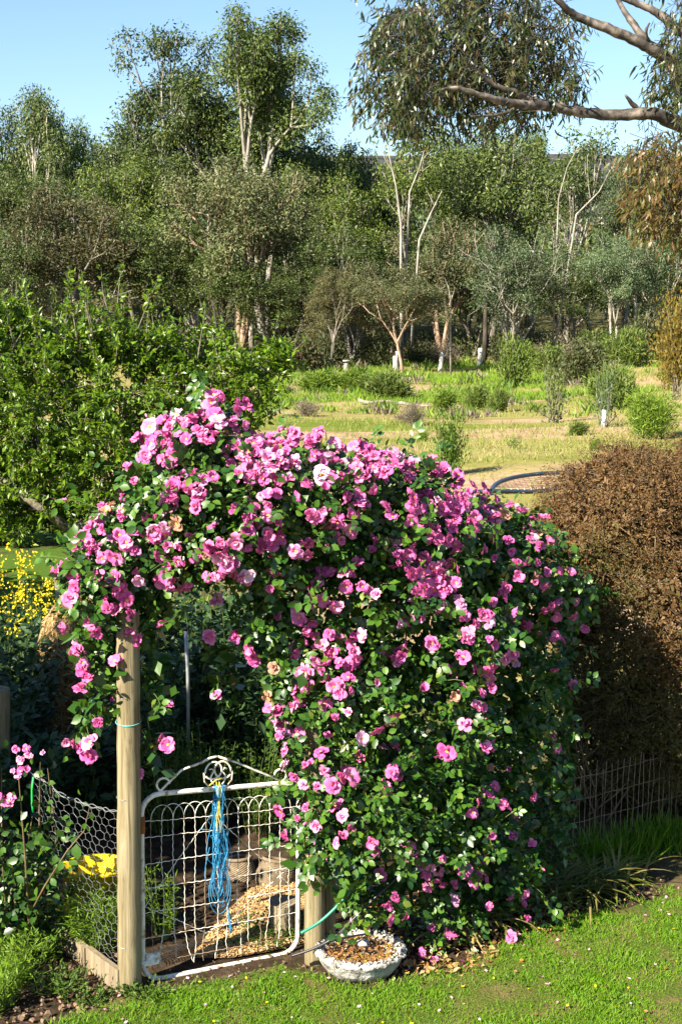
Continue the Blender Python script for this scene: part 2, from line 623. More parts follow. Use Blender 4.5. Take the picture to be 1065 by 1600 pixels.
def lawn_material():
    m, t, b, _ = new_mat('lawn_turf')
    geo = t.nodes.new('ShaderNodeNewGeometry')
    n = noise_n(t, 3.5, 6, geo.outputs['Position'], .65)
    c = ramp(t, n, [(0.36, (.15, .10, .05)), (0.5, (.08, .09, .02)), (0.66, (.05, .10, .010))])
    t.links.new(c, b.inputs['Base Color'])
    b.inputs['Roughness'].default_value = 1
    b.inputs['Specular IOR Level'].default_value = 0.1
    bump(t, b, noise_n(t, 60, 5, geo.outputs['Position']), .8, .02)
    return m


M['lawn'] = lawn_material()


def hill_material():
    m, t, b, _ = new_mat('hazed_wooded_hill')
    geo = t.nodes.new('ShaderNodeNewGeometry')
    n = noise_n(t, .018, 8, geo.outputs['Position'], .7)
    c = ramp(t, n, [(0.36, (.03, .037, .034)), (0.5, (.065, .07, .07)), (0.62, (.10, .095, .10)), (0.72, (.07, .09, .06))])  # blue-grey woodland tones, with the distance haze put into the base colour
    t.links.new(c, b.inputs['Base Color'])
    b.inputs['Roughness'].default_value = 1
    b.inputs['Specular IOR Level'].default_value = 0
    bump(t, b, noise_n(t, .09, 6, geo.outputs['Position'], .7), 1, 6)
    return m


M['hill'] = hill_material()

# ================================================================= SETTING
# ground sheet, fine near the camera, coarse to the hills
ys = np.concatenate([np.arange(-12, 3, 1.5), np.arange(3, 12, .15), np.arange(12, 40, .7), np.arange(40, 130, 2), np.arange(130, 700, 14), [760, 900, 1200]])
half = np.concatenate([np.arange(0, 4, .15), np.arange(4, 30, 1.0), np.arange(30, 120, 5), [150, 200, 300, 450, 700, 1000]])
xs = np.concatenate([-half[:0:-1], half])
XX, YY = np.meshgrid(xs, ys)
ZZ = gz(XX, YY)
for i in range(ZZ.shape[0]):
    if 3 <= ys[i] < 14:
        for j in range(ZZ.shape[1]):
            if abs(xs[j]) < 6:
                ZZ[i, j] += 0.022 * noise.noise((xs[j] * 3.1, ys[i] * 3.1, 1.3)) + 0.012 * noise.noise((xs[j] * 9, ys[i] * 9, 5.3)) - .01
nx, ny = len(xs), len(ys)
V = np.stack([XX, YY, ZZ], -1).reshape(-1, 3)
ii = (np.arange(ny - 1)[:, None] * nx + np.arange(nx - 1)[None, :]).ravel()
FQ = np.stack([ii, ii + 1, ii + nx + 1, ii + nx], 1)
g_o = obj('ground', np_mesh('ground', V, FQ.ravel(), np.full(len(FQ), 4), M['ground'], smooth=True), kind='structure')


def hill(name, y0, y1, prof, seed):
    """a long wooded ridge; prof(x) gives the crest height"""
    xs_ = np.linspace(-1500, 1500, 130)
    ts = np.linspace(0, 1, 40)
    V, F_ = [], []
    for t_ in ts:
        for x in xs_:
            y = y0 + (y1 - y0) * t_
            z = prof(x) * math.sin(t_ * math.pi * .5) ** 1.3 + 16 * noise.noise((x * .004, y * .004, seed)) * t_ + 3 * noise.noise((x * .03, y * .03, seed)) - 5
            V.append((x, y, z + float(gz(0, 500)) * (1 - t_) * .6))
    n = len(xs_)
    for a in range(len(ts) - 1):
        for b in range(n - 1):
            F_.append((a * n + b, a * n + b + 1, (a + 1) * n + b + 1, (a + 1) * n + b))
    F_ = np.array(F_)
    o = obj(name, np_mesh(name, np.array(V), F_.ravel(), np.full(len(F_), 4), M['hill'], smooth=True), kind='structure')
    return o


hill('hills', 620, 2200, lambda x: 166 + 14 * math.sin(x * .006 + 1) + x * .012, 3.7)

# lawn sheet: 12 mm above the garden soil, ragged back edge
LAWN_EDGE = [(-200, 1640), (40, 1625), (150, 1575), (240, 1552), (330, 1538), (440, 1512), (500, 1535), (570, 1550), (640, 1535), (720, 1515),
             (790, 1480), (860, 1452), (930, 1425), (1000, 1408), (1080, 1385), (1300, 1350)]
lawn_pts = [G(*p) for p in LAWN_EDGE]


def lawn_back(x):
    """y of the lawn's back edge at x"""
    return np.interp(x, [p.x for p in lawn_pts], [p.y for p in lawn_pts])


lx = np.arange(-4, 5.01, .08)
ly = np.linspace(0, 1, 60)
V = []
for a in ly:
    for x in lx:
        yb = float(lawn_back(x)) + .10 * noise.noise((x * 4, 0, 2.2)) + .05 * noise.noise((x * 13, 0, 7))
        y = 1.5 + (yb - 1.5) * a
        V.append((x, y, .016 + .02 * noise.noise((x * 2, y * 2, 0)) * min(1, (1 - a) * 6) - .014 * (a > .99)))
n = len(lx)
FQ = np.array([(a * n + b, a * n + b + 1, (a + 1) * n + b + 1, (a + 1) * n + b) for a in range(len(ly) - 1) for b in range(n - 1)])
obj('lawn', np_mesh('lawn', np.array(V), FQ.ravel(), np.full(len(FQ), 4), M['lawn'], smooth=True), kind='structure')


# grass blades
def blades(name, pts, hgt, mat, lean=.5, wid=1.0, tpl=BLADE):
    n = len(pts)
    D = unit(np.stack([rs.normal(0, lean, n), rs.normal(0, lean, n), np.ones(n)], 1))
    N = rnd_dir(n)
    return obj(name, scatter(name, tpl, pts, D, N, hgt, mat, width=wid), kind='stuff')


cand = np.stack([rs.uniform(-2.3, 2.9, 270000), rs.uniform(6.2, 9.2, 270000)], 1)
yb = lawn_back(cand[:, 0])
dens = np.array([noise.noise((x * 2.6, y * 2.6, 4)) + .6 * noise.noise((x * 9, y * 9, 1)) for x, y in cand])
keep = (cand[:, 1] < yb + rs.normal(0, .05, len(cand))) & (dens + rs.normal(0, .18, len(cand)) > -.42 - .25 * np.clip((yb - cand[:, 1]) / 1.0, 0, 1) + .25 * ((yb - cand[:, 1]) < .14))
gp = cand[keep]
gp3 = np.column_stack([gp, np.full(len(gp), .01)])
gh = rs.uniform(.014, .038, len(gp)) * (1 + .6 * np.clip(dens[keep], -.3, 1))
blades('lawn_grass', gp3, gh, M['grass'], .75, 1.3)

# fallen petals, yellow leaves and clover in the lawn
k = 90
pp = np.column_stack([rs.uniform(-1.7, 2.3, 900), rs.uniform(6.4, 8.6, 900)])
pp = pp[pp[:, 1] < lawn_back(pp[:, 0]) + .1][:150]
obj('fallen_petals', scatter('fallen_petals', LEAF_QUAD, np.column_stack([pp, np.full(len(pp), .035)]), np.column_stack([rnd_dir(len(pp))[:, :2], rs.normal(0, .15, len(pp))]), np.tile((0, 0, 1.), (len(pp), 1)) + rs.normal(0, .3, (len(pp), 3)), rs.uniform(.014, .028, len(pp)), [M['petal_fall'], M['mustard'], M['litter']], rs.choice([0, 0, 0, 1, 2], len(pp)), 1.8), kind='stuff')

# bare soil crumbs on the left bed and along the lawn's edge
cr = []
for _ in range(700):
    if random.random() < .45:
        p = G(random.uniform(10, 190), random.uniform(1470, 1600))
        s = random.uniform(.004, .022)
    else:
        e = random.choice(lawn_pts[4:-1])
        p = Vector((e.x + random.uniform(-.4, .4), e.y + random.uniform(-.08, .2), 0))
        s = random.uniform(.004, .014)
    cr.append((p, s))
mb = MB()
for p, s in cr:
    rot = Matrix.Rotation(random.uniform(0, 6), 3, (random.random(), random.random(), random.random() + .1))
    mb.box((p.x, p.y, s * .3), (s, s * random.uniform(.6, 1), s * random.uniform(.5, .9)), rot, jit=s * .22)
tag(mb.build('soil_crumbs', M['clod'], smooth=False), kind='stuff')

# meadow grass: tufts of blades over the slope beyond the garden
n = 110000
t_ = rs.uniform(0, 1, n)
my = 16 + 90 * t_ ** 1.15
mx = rs.uniform(-.27, .31, n) * my + rs.normal(0, 1, n)
dn = np.array([noise.noise((x * .10, y * .18, 3)) + .5 * noise.noise((x * .45, y * .45, 8)) for x, y in zip(mx, my)])
kp = dn + rs.normal(0, .15, n) > .12
mx, my, dn = mx[kp], my[kp], dn[kp]
mp3 = np.column_stack([mx, my, gz(mx, my)])
mh = rs.uniform(.05, .12, len(mx)) * (1 + my / 60)
blades('meadow_grass', mp3, mh, M['meadow'], .5, 1.2)
# greener, longer band near the forest edge
n = 60000
my = rs.uniform(60, 104, n)
mx = rs.uniform(-.06, .25, n) * my
dn = np.array([noise.noise((x * .08, y * .16, 13)) + .5 * noise.noise((x * .35, y * .35, 18)) for x, y in zip(mx, my)])
kp = dn + .012 * (my - 82) + rs.normal(0, .1, n) > 0.05
mx, my = mx[kp], my[kp]
blades('green_meadow_grass', np.column_stack([mx, my, gz(mx, my)]), rs.uniform(.15, .38, len(mx)), M['meadow_green'], .45, 1.2)


# weeds and seedlings dotted through the meadow
g = np.random.default_rng(77)
nc = 420
cy = 48 + 58 * g.uniform(0, 1, nc) ** .8
cx = g.uniform(-.08, .27, nc) * cy
idx = np.repeat(np.arange(nc), 26)
sz = g.uniform(.12, .5, nc) * (.5 + cy / 120)
A = np.column_stack([cx[idx], cy[idx], np.zeros(len(idx))]) + g.normal(0, 1, (len(idx), 3)) * np.array((.5, .5, 0)) * sz[idx, None]
A[:, 2] = gz(A[:, 0], A[:, 1])
D = unit(g.normal(0, .5, A.shape) * np.array((1, 1, .1)) + np.array((0, 0, 1.)))
obj('meadow_weeds', scatter('meadow_weeds', LEAF_QUAD, A, D, rnd_dir(len(A), g), sz[idx] * g.uniform(.6, 1.4, len(A)), [M['broom'], M['broom_bright'], M['dry_twig'], M['weed']], (idx * 37 % 4), width=.4), kind='stuff')
# clover and flat weeds in the lawn
m = 2600
c0 = np.column_stack([rs.uniform(-1.9, 2.5, 60), rs.uniform(6.3, 8.4, 60)])
q = c0[rs.integers(0, 60, m)] + rs.normal(0, .09, (m, 2))
q = q[q[:, 1] < lawn_back(q[:, 0])]
m = len(q)
obj('lawn_clover', scatter('lawn_clover', LEAF_PLUM, np.column_stack([q, rs.uniform(.02, .04, m)]), np.column_stack([rnd_dir(m)[:, :2], rs.normal(.1, .2, m)]), np.tile((0, 0, 1.), (m, 1)) + rs.normal(0, .25, (m, 3)), rs.uniform(.012, .024, m), M['weed'], width=1.9), kind='stuff')


# ================================================================= TREES
def grow(g, lim, h0, lean, fork, levels, ang, ratio, upb, kink=.13, r0=.35, nkids=(2, 3), side=.0):
    """returns polylines (points, radii) and tip list; unit-free, fitted afterwards"""
    lines, tips = [], []

    def rec(p, d, L, r, lev):
        pts, rad = [p], [r]
        ns = 4 if lev == 0 else 3
        for i in range(ns):
            d = (d + Vector(g.normal(0, kink, 3)) + Vector((0, 0, upb))).normalized()
            p = p + d * (L / ns)
            r2 = r * (1 - .34 * (i + 1) / ns)
            pts.append(p)
            rad.append(r2)
            if lev >= 2 and g.random() < side:
                tips.append((p, d, lev))
        lines.append((pts, rad, lev))
        if lev >= levels:
            tips.append((p, d, lev))
            return
        kids = int(g.integers(nkids[0], nkids[1] + 1))
        a0 = g.uniform(0, 6.28)
        for c in range(kids):
            az = a0 + 6.283 * c / kids + g.normal(0, .35)
            an = R(g.normal(ang, 8)) * (1 if kids > 1 else .4)
            if c == 0 and kids > 1:
                an *= .45
            o1 = d.orthogonal().normalized()
            o2 = d.cross(o1)
            d2 = d * math.cos(an) + (o1 * math.cos(az) + o2 * math.sin(az)) * math.sin(an)
            rec(p, d2, L * ratio * g.uniform(.8, 1.2), r * .66, lev + 1)

    for k in range(lim):
        az = g.uniform(0, 6.28) + k * 6.283 / lim
        d = Vector((lean * math.cos(az), lean * math.sin(az), 1)).normalized() if lim > 1 else Vector((lean, 0, 1)).normalized()
        rec(Vector((0, 0, 0)), d, h0 * g.uniform(.85, 1.1), r0, 0)
    return lines, tips


def fit(lines, tips, hw, hgt, pad):
    tz = max(t[0].z for t in tips)
    mx_, my_ = np.median([t[0].x for t in tips]), np.median([t[0].y for t in tips])
    tr = np.percentile([math.hypot(t[0].x - mx_, t[0].y - my_) for t in tips], 80)
    sx, sz = max(hw - pad * .5, .2) / tr, (hgt - pad * .6) / tz

    def f(p):
        w_ = min(1, p.z / (tz * .6))
        return Vector(((p.x - mx_ * w_) * sx, (p.y - my_ * w_) * sx, p.z * sz))
    return [([f(p) for p in a], [x for x in r], l) for a, r, l in lines], [(f(p), d, l) for p, d, l in tips]


def clump_pts(g, tips, per, rc, flat=.75, lo=.0):
    """leaf positions around tips, thicker towards the outer shell of each clump"""
    P0 = np.array([tuple(t[0]) for t in tips])
    sz = g.uniform(.55, 1.25, len(P0))
    cnt = np.maximum(3, (per * sz ** 2)).astype(int)
    idx = np.repeat(np.arange(len(P0)), cnt)
    u = rnd_dir(len(idx), g)
    rr = g.uniform(lo, 1, len(idx)) ** .45
    off = u * rr[:, None] * (rc * sz[idx])[:, None]
    off[:, 2] *= flat
    return P0[idx] + off, u, idx


def make_tree(name, seed, hgt, hw, style, leafm, bark, label, cat='tree', group=None, per=42, rc=1.15, leaf=.34, levels=4, lim=1, ang=30, lean=.05,
              up=.06, h0=4.5, r0=.3, ratio=.74, flat=.7, side=.25, tpl=LEAF_QUAD, hang=.55, sides=6, crown_name='crown', kink=.13, lw=1.0, minlev=0):
    g = np.random.default_rng(seed)
    lines, tips = grow(g, lim, h0, lean, .4, levels, ang, ratio, up, kink, r0, side=side)
    lines, tips = fit(lines, tips, hw, hgt, rc)
    root = empty(name, (0, 0, 0), label, cat, group)
    tb, lb = MB(), MB()
    for pts, rad, lev in lines:
        (tb if lev == 0 else lb).tube(pts, rad, sides if lev < 2 else 4, cap=False)
    tb.build('trunk', bark, root)
    lb.build('limbs', bark, root)
    Pn, u, idx = clump_pts(g, tips, per, rc, flat)
    n = len(Pn)
    D = unit(u * .5 + g.normal(0, .55, (n, 3)) + np.array((0, 0, -hang)))
    N = unit(u * .6 + g.normal(0, .6, (n, 3)) + np.array((0, 0, .35)))
    me = scatter(crown_name, tpl, Pn, D, N, g.uniform(.6, 1.3, n) * leaf, leafm, width=lw)
    obj(crown_name, me, root)
    return root


def place_tree(o, px, base_py, dist, top_py, hw_px, hgt0, hw0, rz):
    """stand a tree so that its foot, top and half-width agree with the photo"""
    b = P(px, base_py, dist)
    z = float(gz(b.x, b.y)) - .1
    top = P(px, top_py, dist)
    hgt = top.z - z
    hw = hw_px / F * dist * 1.0
    o.location = (b.x, b.y, z)
    o.scale = (hw / hw0, hw / hw0, hgt / hgt0)
    o.rotation_euler = (0, 0, rz)
    return o


# --- prototypes (each a tree of its own in the wood), then copies
HW0, HG0 = 5.0, 18.0
proto_spec = {
    'spread': dict(seed=21, lim=3, ang=36, lean=.3, h0=4.2, levels=4, per=74, rc=1.3, side=.4, leaf=.29),
    'airy': dict(seed=33, lim=3, ang=30, lean=.3, h0=5.0, levels=4, per=66, rc=1.15, ratio=.74, side=.4, leaf=.29),
    'dense': dict(seed=45, lim=4, ang=40, lean=.4, h0=2.6, levels=4, per=60, rc=1.25, side=.4, leaf=.29, ratio=.78),
    'bushy': dict(seed=57, lim=5, ang=42, lean=.6, h0=1.6, levels=4, per=50, rc=1.1, ratio=.84, side=.4, leaf=.28, r0=.2),
    'slender': dict(seed=69, lim=2, ang=32, lean=.12, h0=4.5, levels=4, per=84, rc=1.15, ratio=.72, side=.4, leaf=.29, r0=.2),
}
protos = {}
SKIN = {'olive': ('gum', 'bark_grey'), 'green': ('gum_green', 'bark_grey'), 'blue': ('gum_blue', 'bark_white'), 'brown': ('gum_brown', 'bark_grey'),
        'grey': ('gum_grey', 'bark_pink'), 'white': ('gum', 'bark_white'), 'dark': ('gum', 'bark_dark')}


def tree(kind, skin, px, base, dist, top, hw, label, rz=None, group='gum trees in the bushland beyond the meadow', name='gum_tree', cat='tree'):
    lm, bk = SKIN[skin]
    if kind not in protos:
        protos[kind] = make_tree(name, hgt=HG0, hw=HW0, style=None, leafm=M[lm], bark=M[bk], label=label, group=group, **proto_spec[kind])
        o = protos[kind]
    else:
        o = copy_tree(protos[kind])
        o.name = name
    o['label'] = label
    o['category'] = cat
    for ch in o.children:
        m = M[lm] if ch.name.startswith('crown') else M[bk]
        ch.material_slots[0].link = 'OBJECT'
        ch.material_slots[0].material = m
    return place_tree(o, px, base, dist, top, hw * 1.2, HG0, HW0, random.uniform(0, 6.28) if rz is None else rz)


def hero(seed, px, base, dist, top, hw, leafm, bark, label, **kw):
    b = P(px, base, dist)
    z = float(gz(b.x, b.y)) - .1
    hgt = P(px, top, dist).z - z
    o = make_tree('gum_tree', seed, hgt, hw / F * dist, None, M[leafm], M[bark], label, group='gum trees in the bushland beyond the meadow', **kw)
    o.location = (b.x, b.y, z)
    return o


hero(101, 415, 515, 122, 14, 128, 'gum', 'bark_white', 'tallest gum tree against the sky with pale forking limbs', lim=3, ang=32, lean=.22, h0=7.5, levels=5, per=66, rc=1.3, leaf=.32, r0=.42, ratio=.64, side=.45)
hero(103, 300, 478, 128, 34, 136, 'gum', 'bark_white', 'broad tall gum with leaning pale limbs beside the tallest gum', lim=4, ang=36, lean=.4, h0=5, levels=5, per=46, rc=1.4, leaf=.34, r0=.36, ratio=.68, side=.35)
hero(106, 632, 480, 112, 180, 62, 'gum_green', 'bark_white', 'slim gum with a forked bone white trunk behind the meadow', lim=2, ang=22, lean=.14, h0=8.5, levels=4, per=42, rc=1.1, leaf=.3, r0=.14, ratio=.55, side=.1)
hero(109, 880, 500, 112, 195, 82, 'gum', 'bark_white', 'open gum with long bare pale limbs fanning to the right', lim=4, ang=24, lean=.4, h0=7.5, levels=4, per=44, rc=1.2, leaf=.3, r0=.12, ratio=.62, side=.05)

T = [
    ('airy', 'white', 68, 470, 138, 132, 66, 'gum with bare white limbs above the brownish gum, second from the photo edge'),
    ('airy', 'olive', 2, 470, 140, 150, 52, 'gum at the left edge of the photo with its crown cut by the frame'),
    ('slender', 'green', 143, 470, 142, 168, 46, 'green gum between the white limbed gum and the broad tall gum'),
    ('slender', 'olive', 196, 470, 136, 172, 44, 'narrow olive gum touching the left side of the broad tall gum'),
    ('spread', 'olive', 30, 470, 126, 250, 60, 'olive gum filling the left edge below the skyline gums'),
    ('dense', 'brown', 95, 480, 108, 282, 98, 'wide brown tinged gum standing above the plum tree'),
    ('bushy', 'olive', 16, 480, 104, 345, 64, 'low grey green gum at the left edge behind the plum tree'),
    ('spread', 'green', 215, 470, 122, 238, 66, 'olive gum in front of the broad tall gum, below its leaning limb'),
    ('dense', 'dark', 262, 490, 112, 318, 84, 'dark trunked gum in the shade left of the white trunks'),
    ('spread', 'grey', 372, 520, 106, 238, 84, 'grey green gum with thin branches in front of the tallest gum'),
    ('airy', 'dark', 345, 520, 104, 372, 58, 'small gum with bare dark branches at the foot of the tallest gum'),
    ('spread', 'olive', 468, 500, 122, 236, 66, 'olive gum directly right of the tallest gum'),
    ('dense', 'green', 512, 480, 124, 196, 52, 'gum on the skyline just left of the forked white trunk'),
    ('dense', 'green', 548, 520, 114, 268, 66, 'rounded olive gum between the tallest gum and the forked white trunk'),
    ('bushy', 'olive', 500, 530, 106, 338, 64, 'low bushy gum above the red brown shrub'),
    ('slender', 'olive', 585, 500, 126, 222, 46, 'skyline gum behind the forked white trunk'),
    ('slender', 'green', 705, 500, 122, 198, 56, 'gum right of the forked white trunk under the hanging branch'),
    ('spread', 'olive', 765, 500, 118, 186, 74, 'tall gum under the middle of the hanging branch'),
    ('dense', 'grey', 690, 520, 108, 330, 60, 'mid height gum between the leaning white trunk and the bluish sapling'),
    ('airy', 'green', 826, 500, 124, 196, 52, 'gum beside the fanning pale limbs, on their left'),
    ('spread', 'blue', 975, 500, 128, 225, 40, 'bluish gum on the skyline left of the golden hanging leaves'),
    ('bushy', 'blue', 800, 520, 98, 346, 64, 'rounded blue green gum with several white stems'),
    ('slender', 'blue', 958, 520, 96, 356, 52, 'bluish young gum with one pink trunk near the thicket'),
    ('bushy', 'blue', 1032, 520, 100, 340, 58, 'blue green gum at the right edge below the golden leaves'),
    ('dense', 'olive', 886, 520, 108, 376, 58, 'olive gum below the fanning pale limbs'),
    ('slender', 'grey', 628, 578, 90, 405, 62, 'pale grey gum with a brown trunk at the meadow edge'),
    ('bushy', 'brown', 555, 560, 98, 428, 58, 'brownish bushy gum left of the pale grey gum'),
    ('slender', 'brown', 517, 530, 94, 410, 38, 'small gum with a thin pinkish trunk beside the red brown shrub'),
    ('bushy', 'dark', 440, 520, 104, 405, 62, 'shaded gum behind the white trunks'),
    ('dense', 'olive', 740, 520, 110, 400, 54, 'shadowy gum behind the bluish gum'),
    ('dense', 'olive', 1060, 470, 132, 250, 60, 'gum mostly hidden behind the golden hanging leaves'),
]
for k_, s_, px, ba, di, to, hw, lb in T:
    tree(k_, s_, px, ba, di, to, hw, lb)


# bare pale trunks that stand out in the shade
def trunk_tree(pts, dist, r0, bark, label, tips=0, name='bare_gum_trunk'):
    W = [P(x, y, dist) for x, y in pts]
    W[0].z = float(gz(W[0].x, W[0].y)) - .1
    root = empty(name, W[0], label, 'tree')
    mb = MB()
    loc = [w - W[0] for w in W]
    fine = []
    for i in range(len(loc) - 1):
        for q in range(3):
            fine.append(loc[i].lerp(loc[i + 1], q / 3) + Vector((random.uniform(-1, 1), random.uniform(-1, 1), 0)) * r0 * .15)
    fine.append(loc[-1])
    mb.tube(fine, [r0 * (1 - .85 * i / len(fine)) for i in range(len(fine))], 8, cap=True)
    mb.build('trunk', bark, root)
    for q in range(tips):
        i = random.randint(len(fine) // 2, len(fine) - 2)
        s = MB()
        d = Vector((random.uniform(-1, 1), random.uniform(-.5, .5), random.uniform(.5, 1.2))).normalized()
        p = fine[i]
        L = [p]
        for z in range(4):
            d = (d + Vector((random.uniform(-.25, .25), random.uniform(-.25, .25), .1))).normalized()
            p = p + d * r0 * 3.2
            L.append(p)
        s.tube(L, [r0 * .4, r0 * .3, r0 * .2, r0 * .14, r0 * .07], 5)
        s.build('branch', bark, root)
    return root


trunk_tree([(394, 516), (391, 460), (396, 395), (401, 330)], 108.5, .22, M['bark_white'], 'thick pale trunk standing in front of the dark gum, tallest of the bare trunks')
trunk_tree([(327, 490), (328, 440), (326, 385), (325, 320)], 109, .21, M['bark_white'], 'short thick white trunk left of the tall pale trunk', 1)
trunk_tree([(372, 510), (367, 465), (362, 415), (356, 350)], 109.2, .17, M['bark_grey'], 'greyish trunk between the two pale trunks', 2)
trunk_tree([(640, 420), (655, 375), (672, 335), (690, 298)], 104, .12, M['bark_white'], 'leaning bare white trunk below the forked gum', 1)
trunk_tree([(628, 412), (626, 350), (618, 290), (604, 225)], 103, .125, M['bark_white'], 'upright bone white trunk in the middle of the wood', 2)
trunk_tree([(626, 345), (640, 300), (655, 262), (664, 228)], 103.4, .09, M['bark_white'], 'pale limb rising right from the bone white trunk', 1)
trunk_tree([(705, 506), (703, 470), (700, 446)], 90, .07, M['bark_white'], 'small white sapling trunk with twigs in the thicket', 3)
trunk_tree([(868, 362), (900, 335), (935, 300), (958, 255)], 101, .085, M['bark_white'], 'long pale limb leaning right above the blue green gum', 2)
trunk_tree([(866, 362), (872, 310), (885, 262), (905, 225)], 101.3, .06, M['bark_white'], 'thin pale limb rising beside the long leaning limb', 2)
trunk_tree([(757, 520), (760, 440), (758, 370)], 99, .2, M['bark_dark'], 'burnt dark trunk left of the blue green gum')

# far-off wood behind: one mass that no one could count
g = np.random.default_rng(500)
tipl = []
for yy, cnt, hh in ((134, 56, 12), (150, 64, 17), (170, 74, 20.5), (205, 84, 23), (260, 80, 15), (330, 90, 14), (440, 100, 13)):
    for q in range(cnt):
        x = g.uniform(-.30, .30) * yy
        z0 = float(gz(x, yy))
        hgt = hh * g.uniform(.75, 1.15)
        qx = 532 + x / yy * 2222
        if 800 < qx < 870 or 925 < qx < 1000:
            hgt = min(hgt, 3.6 + yy * (.045 if yy < 240 else .04) - z0)
        for c in range(15):
            a = g.uniform(0, 6.28)
            rr = g.uniform(0, 1) ** .5 * min(hgt, 16) * .24
            zz = z0 + hgt * g.uniform(.22, .95)
            tipl.append((Vector((x + rr * math.cos(a), yy + g.normal(0, 5) + rr * math.sin(a), zz)), None, 0))
Pn, u, idx = clump_pts(g, tipl, 16, 2.0, .75)
n = len(Pn)
obj('distant_wood', scatter('distant_wood', LEAF_QUAD, Pn, unit(g.normal(0, .6, (n, 3)) + np.array((0, 0, -.5))), unit(u + g.normal(0, .5, (n, 3)) + np.array((0, 0, .3))), g.uniform(.6, 1.3, n) * .82, [M['gum'], M['gum_blue'], M['gum_brown']], (idx // 15 * 7919 % 5 // 2).astype(int)), kind='stuff')
mb = MB()
for q in range(120):
    yy = g.uniform(125, 170)
    x = g.uniform(-.27, .28) * yy
    z0 = float(gz(x, yy))
    lean = g.normal(0, .12)
    mb.tube([(x, yy, z0 - .2), (x + lean * 3, yy, z0 + 4), (x + lean * 8, yy, z0 + 10)], [.2, .16, .07], 5, mi=int(g.integers(0, 3)))
tag(mb.build('distant_trunks', [M['bark_white'], M['bark_grey'], M['bark_pink']]), kind='stuff')


# ---- shrubs of the thicket and meadow
def shrub_proto(name, seed, n, leafm, twigm, label, cat, group, upright=.9, leaf=.22, wid=.5, nst=14, rad=1.0, hgt=1.5, tpl=LEAF_QUAD, jit=.16, loose=0.0):
    """a bush of radius 1 and height 1.5: stems that fan out, leaves along them"""
    g = np.random.default_rng(seed)
    root = empty(name, (0, 0, 0), label, cat, group)
    mb = MB()
    A, Dd = [], []
    for s in range(nst * 3):
        az = g.uniform(0, 6.28)
        tilt = abs(g.normal(0, 1 - upright * .5)) * .7
        d = Vector((math.cos(az) * math.sin(tilt), math.sin(az) * math.sin(tilt), math.cos(tilt)))
        L = g.uniform(.55, 1.05)
        p = Vector((g.normal(0, .16), g.normal(0, .16), 0))
        pts = [p]
        for q in range(5):
            d = (d + Vector(g.normal(0, .12, 3))).normalized()
            p = p + Vector((d.x * rad, d.y * rad, d.z * hgt)) * (L / 5)
            pts.append(p)
        if s % 3 == 0:
            mb.tube(pts, [.03, .022, .018, .014, .01, .004], 4, cap=False)
        k = n // (nst * 3)
        tt = g.uniform(.15, 1, k) ** .8 * 4.999
        for v in tt:
            i = int(v)
            A.append(tuple(pts[i].lerp(pts[i + 1], v - i)))
            Dd.append(tuple(d))
    A = np.array(A) + g.normal(0, jit, (len(A), 3)) * np.array((rad, rad, .7))
    A[:, 2] = np.maximum(A[:, 2], .02)
    Dd = unit(np.array(Dd) * .8 + g.normal(0, .5, A.shape))
    mb.build('stems', twigm, root)
    obj('foliage', scatter('foliage', tpl, A, Dd, rnd_dir(len(A), g), g.uniform(.6, 1.3, len(A)) * leaf, leafm, width=wid), root)
    return root


SH = {}
spec = {'loose': dict(seed=6, n=1900, leaf=.13, wid=1, upright=.5, jit=.2, nst=12), 'broom_fine': dict(seed=7, n=8000, leaf=.15, wid=.35, upright=.9), 'fine': dict(seed=5, n=9000, leaf=.075, wid=.9, upright=.6, jit=.16), 'broom': dict(seed=1, n=4200, leaf=.26, wid=.35, upright=.95), 'round': dict(seed=2, n=4200, leaf=.15, wid=1, upright=.55, jit=.2),
        'wispy': dict(seed=3, n=620, leaf=.14, wid=.8, upright=.5, jit=.16, nst=9), 'twiggy': dict(seed=4, n=2600, leaf=.22, wid=.12, upright=.7, jit=.14)}


def shrub(kind, mat, px, base, hpx, wpx, label, dist=None, name='shrub', cat='shrub', group=None):
    b = G(px, base) if dist is None else P(px, base, dist)
    b.z = float(gz(b.x, b.y))
    if kind not in SH:
        SH[kind] = shrub_proto(name, leafm=M[mat], twigm=M['twig'], label=label, cat=cat, group=group, **spec[kind])
        o = SH[kind]
    else:
        o = copy_tree(SH[kind])
        o.name = name
    tag(o, label, cat)
    if group:
        o['group'] = group
    elif 'group' in o:
        del o['group']
    for ch in o.children:
        if ch.name.startswith('foliage'):
            ch.material_slots[0].link = 'OBJECT'
            ch.material_slots[0].material = M[mat]
    d = (b - Vector((0, 0, H))).length
    o.location = b - Vector((0, 0, .05))
    o.scale = (wpx / F * d / 1.9, wpx / F * d / 1.9, hpx / F * d / 1.6)
    o.rotation_euler = (0, 0, random.uniform(0, 6.28))
    return o


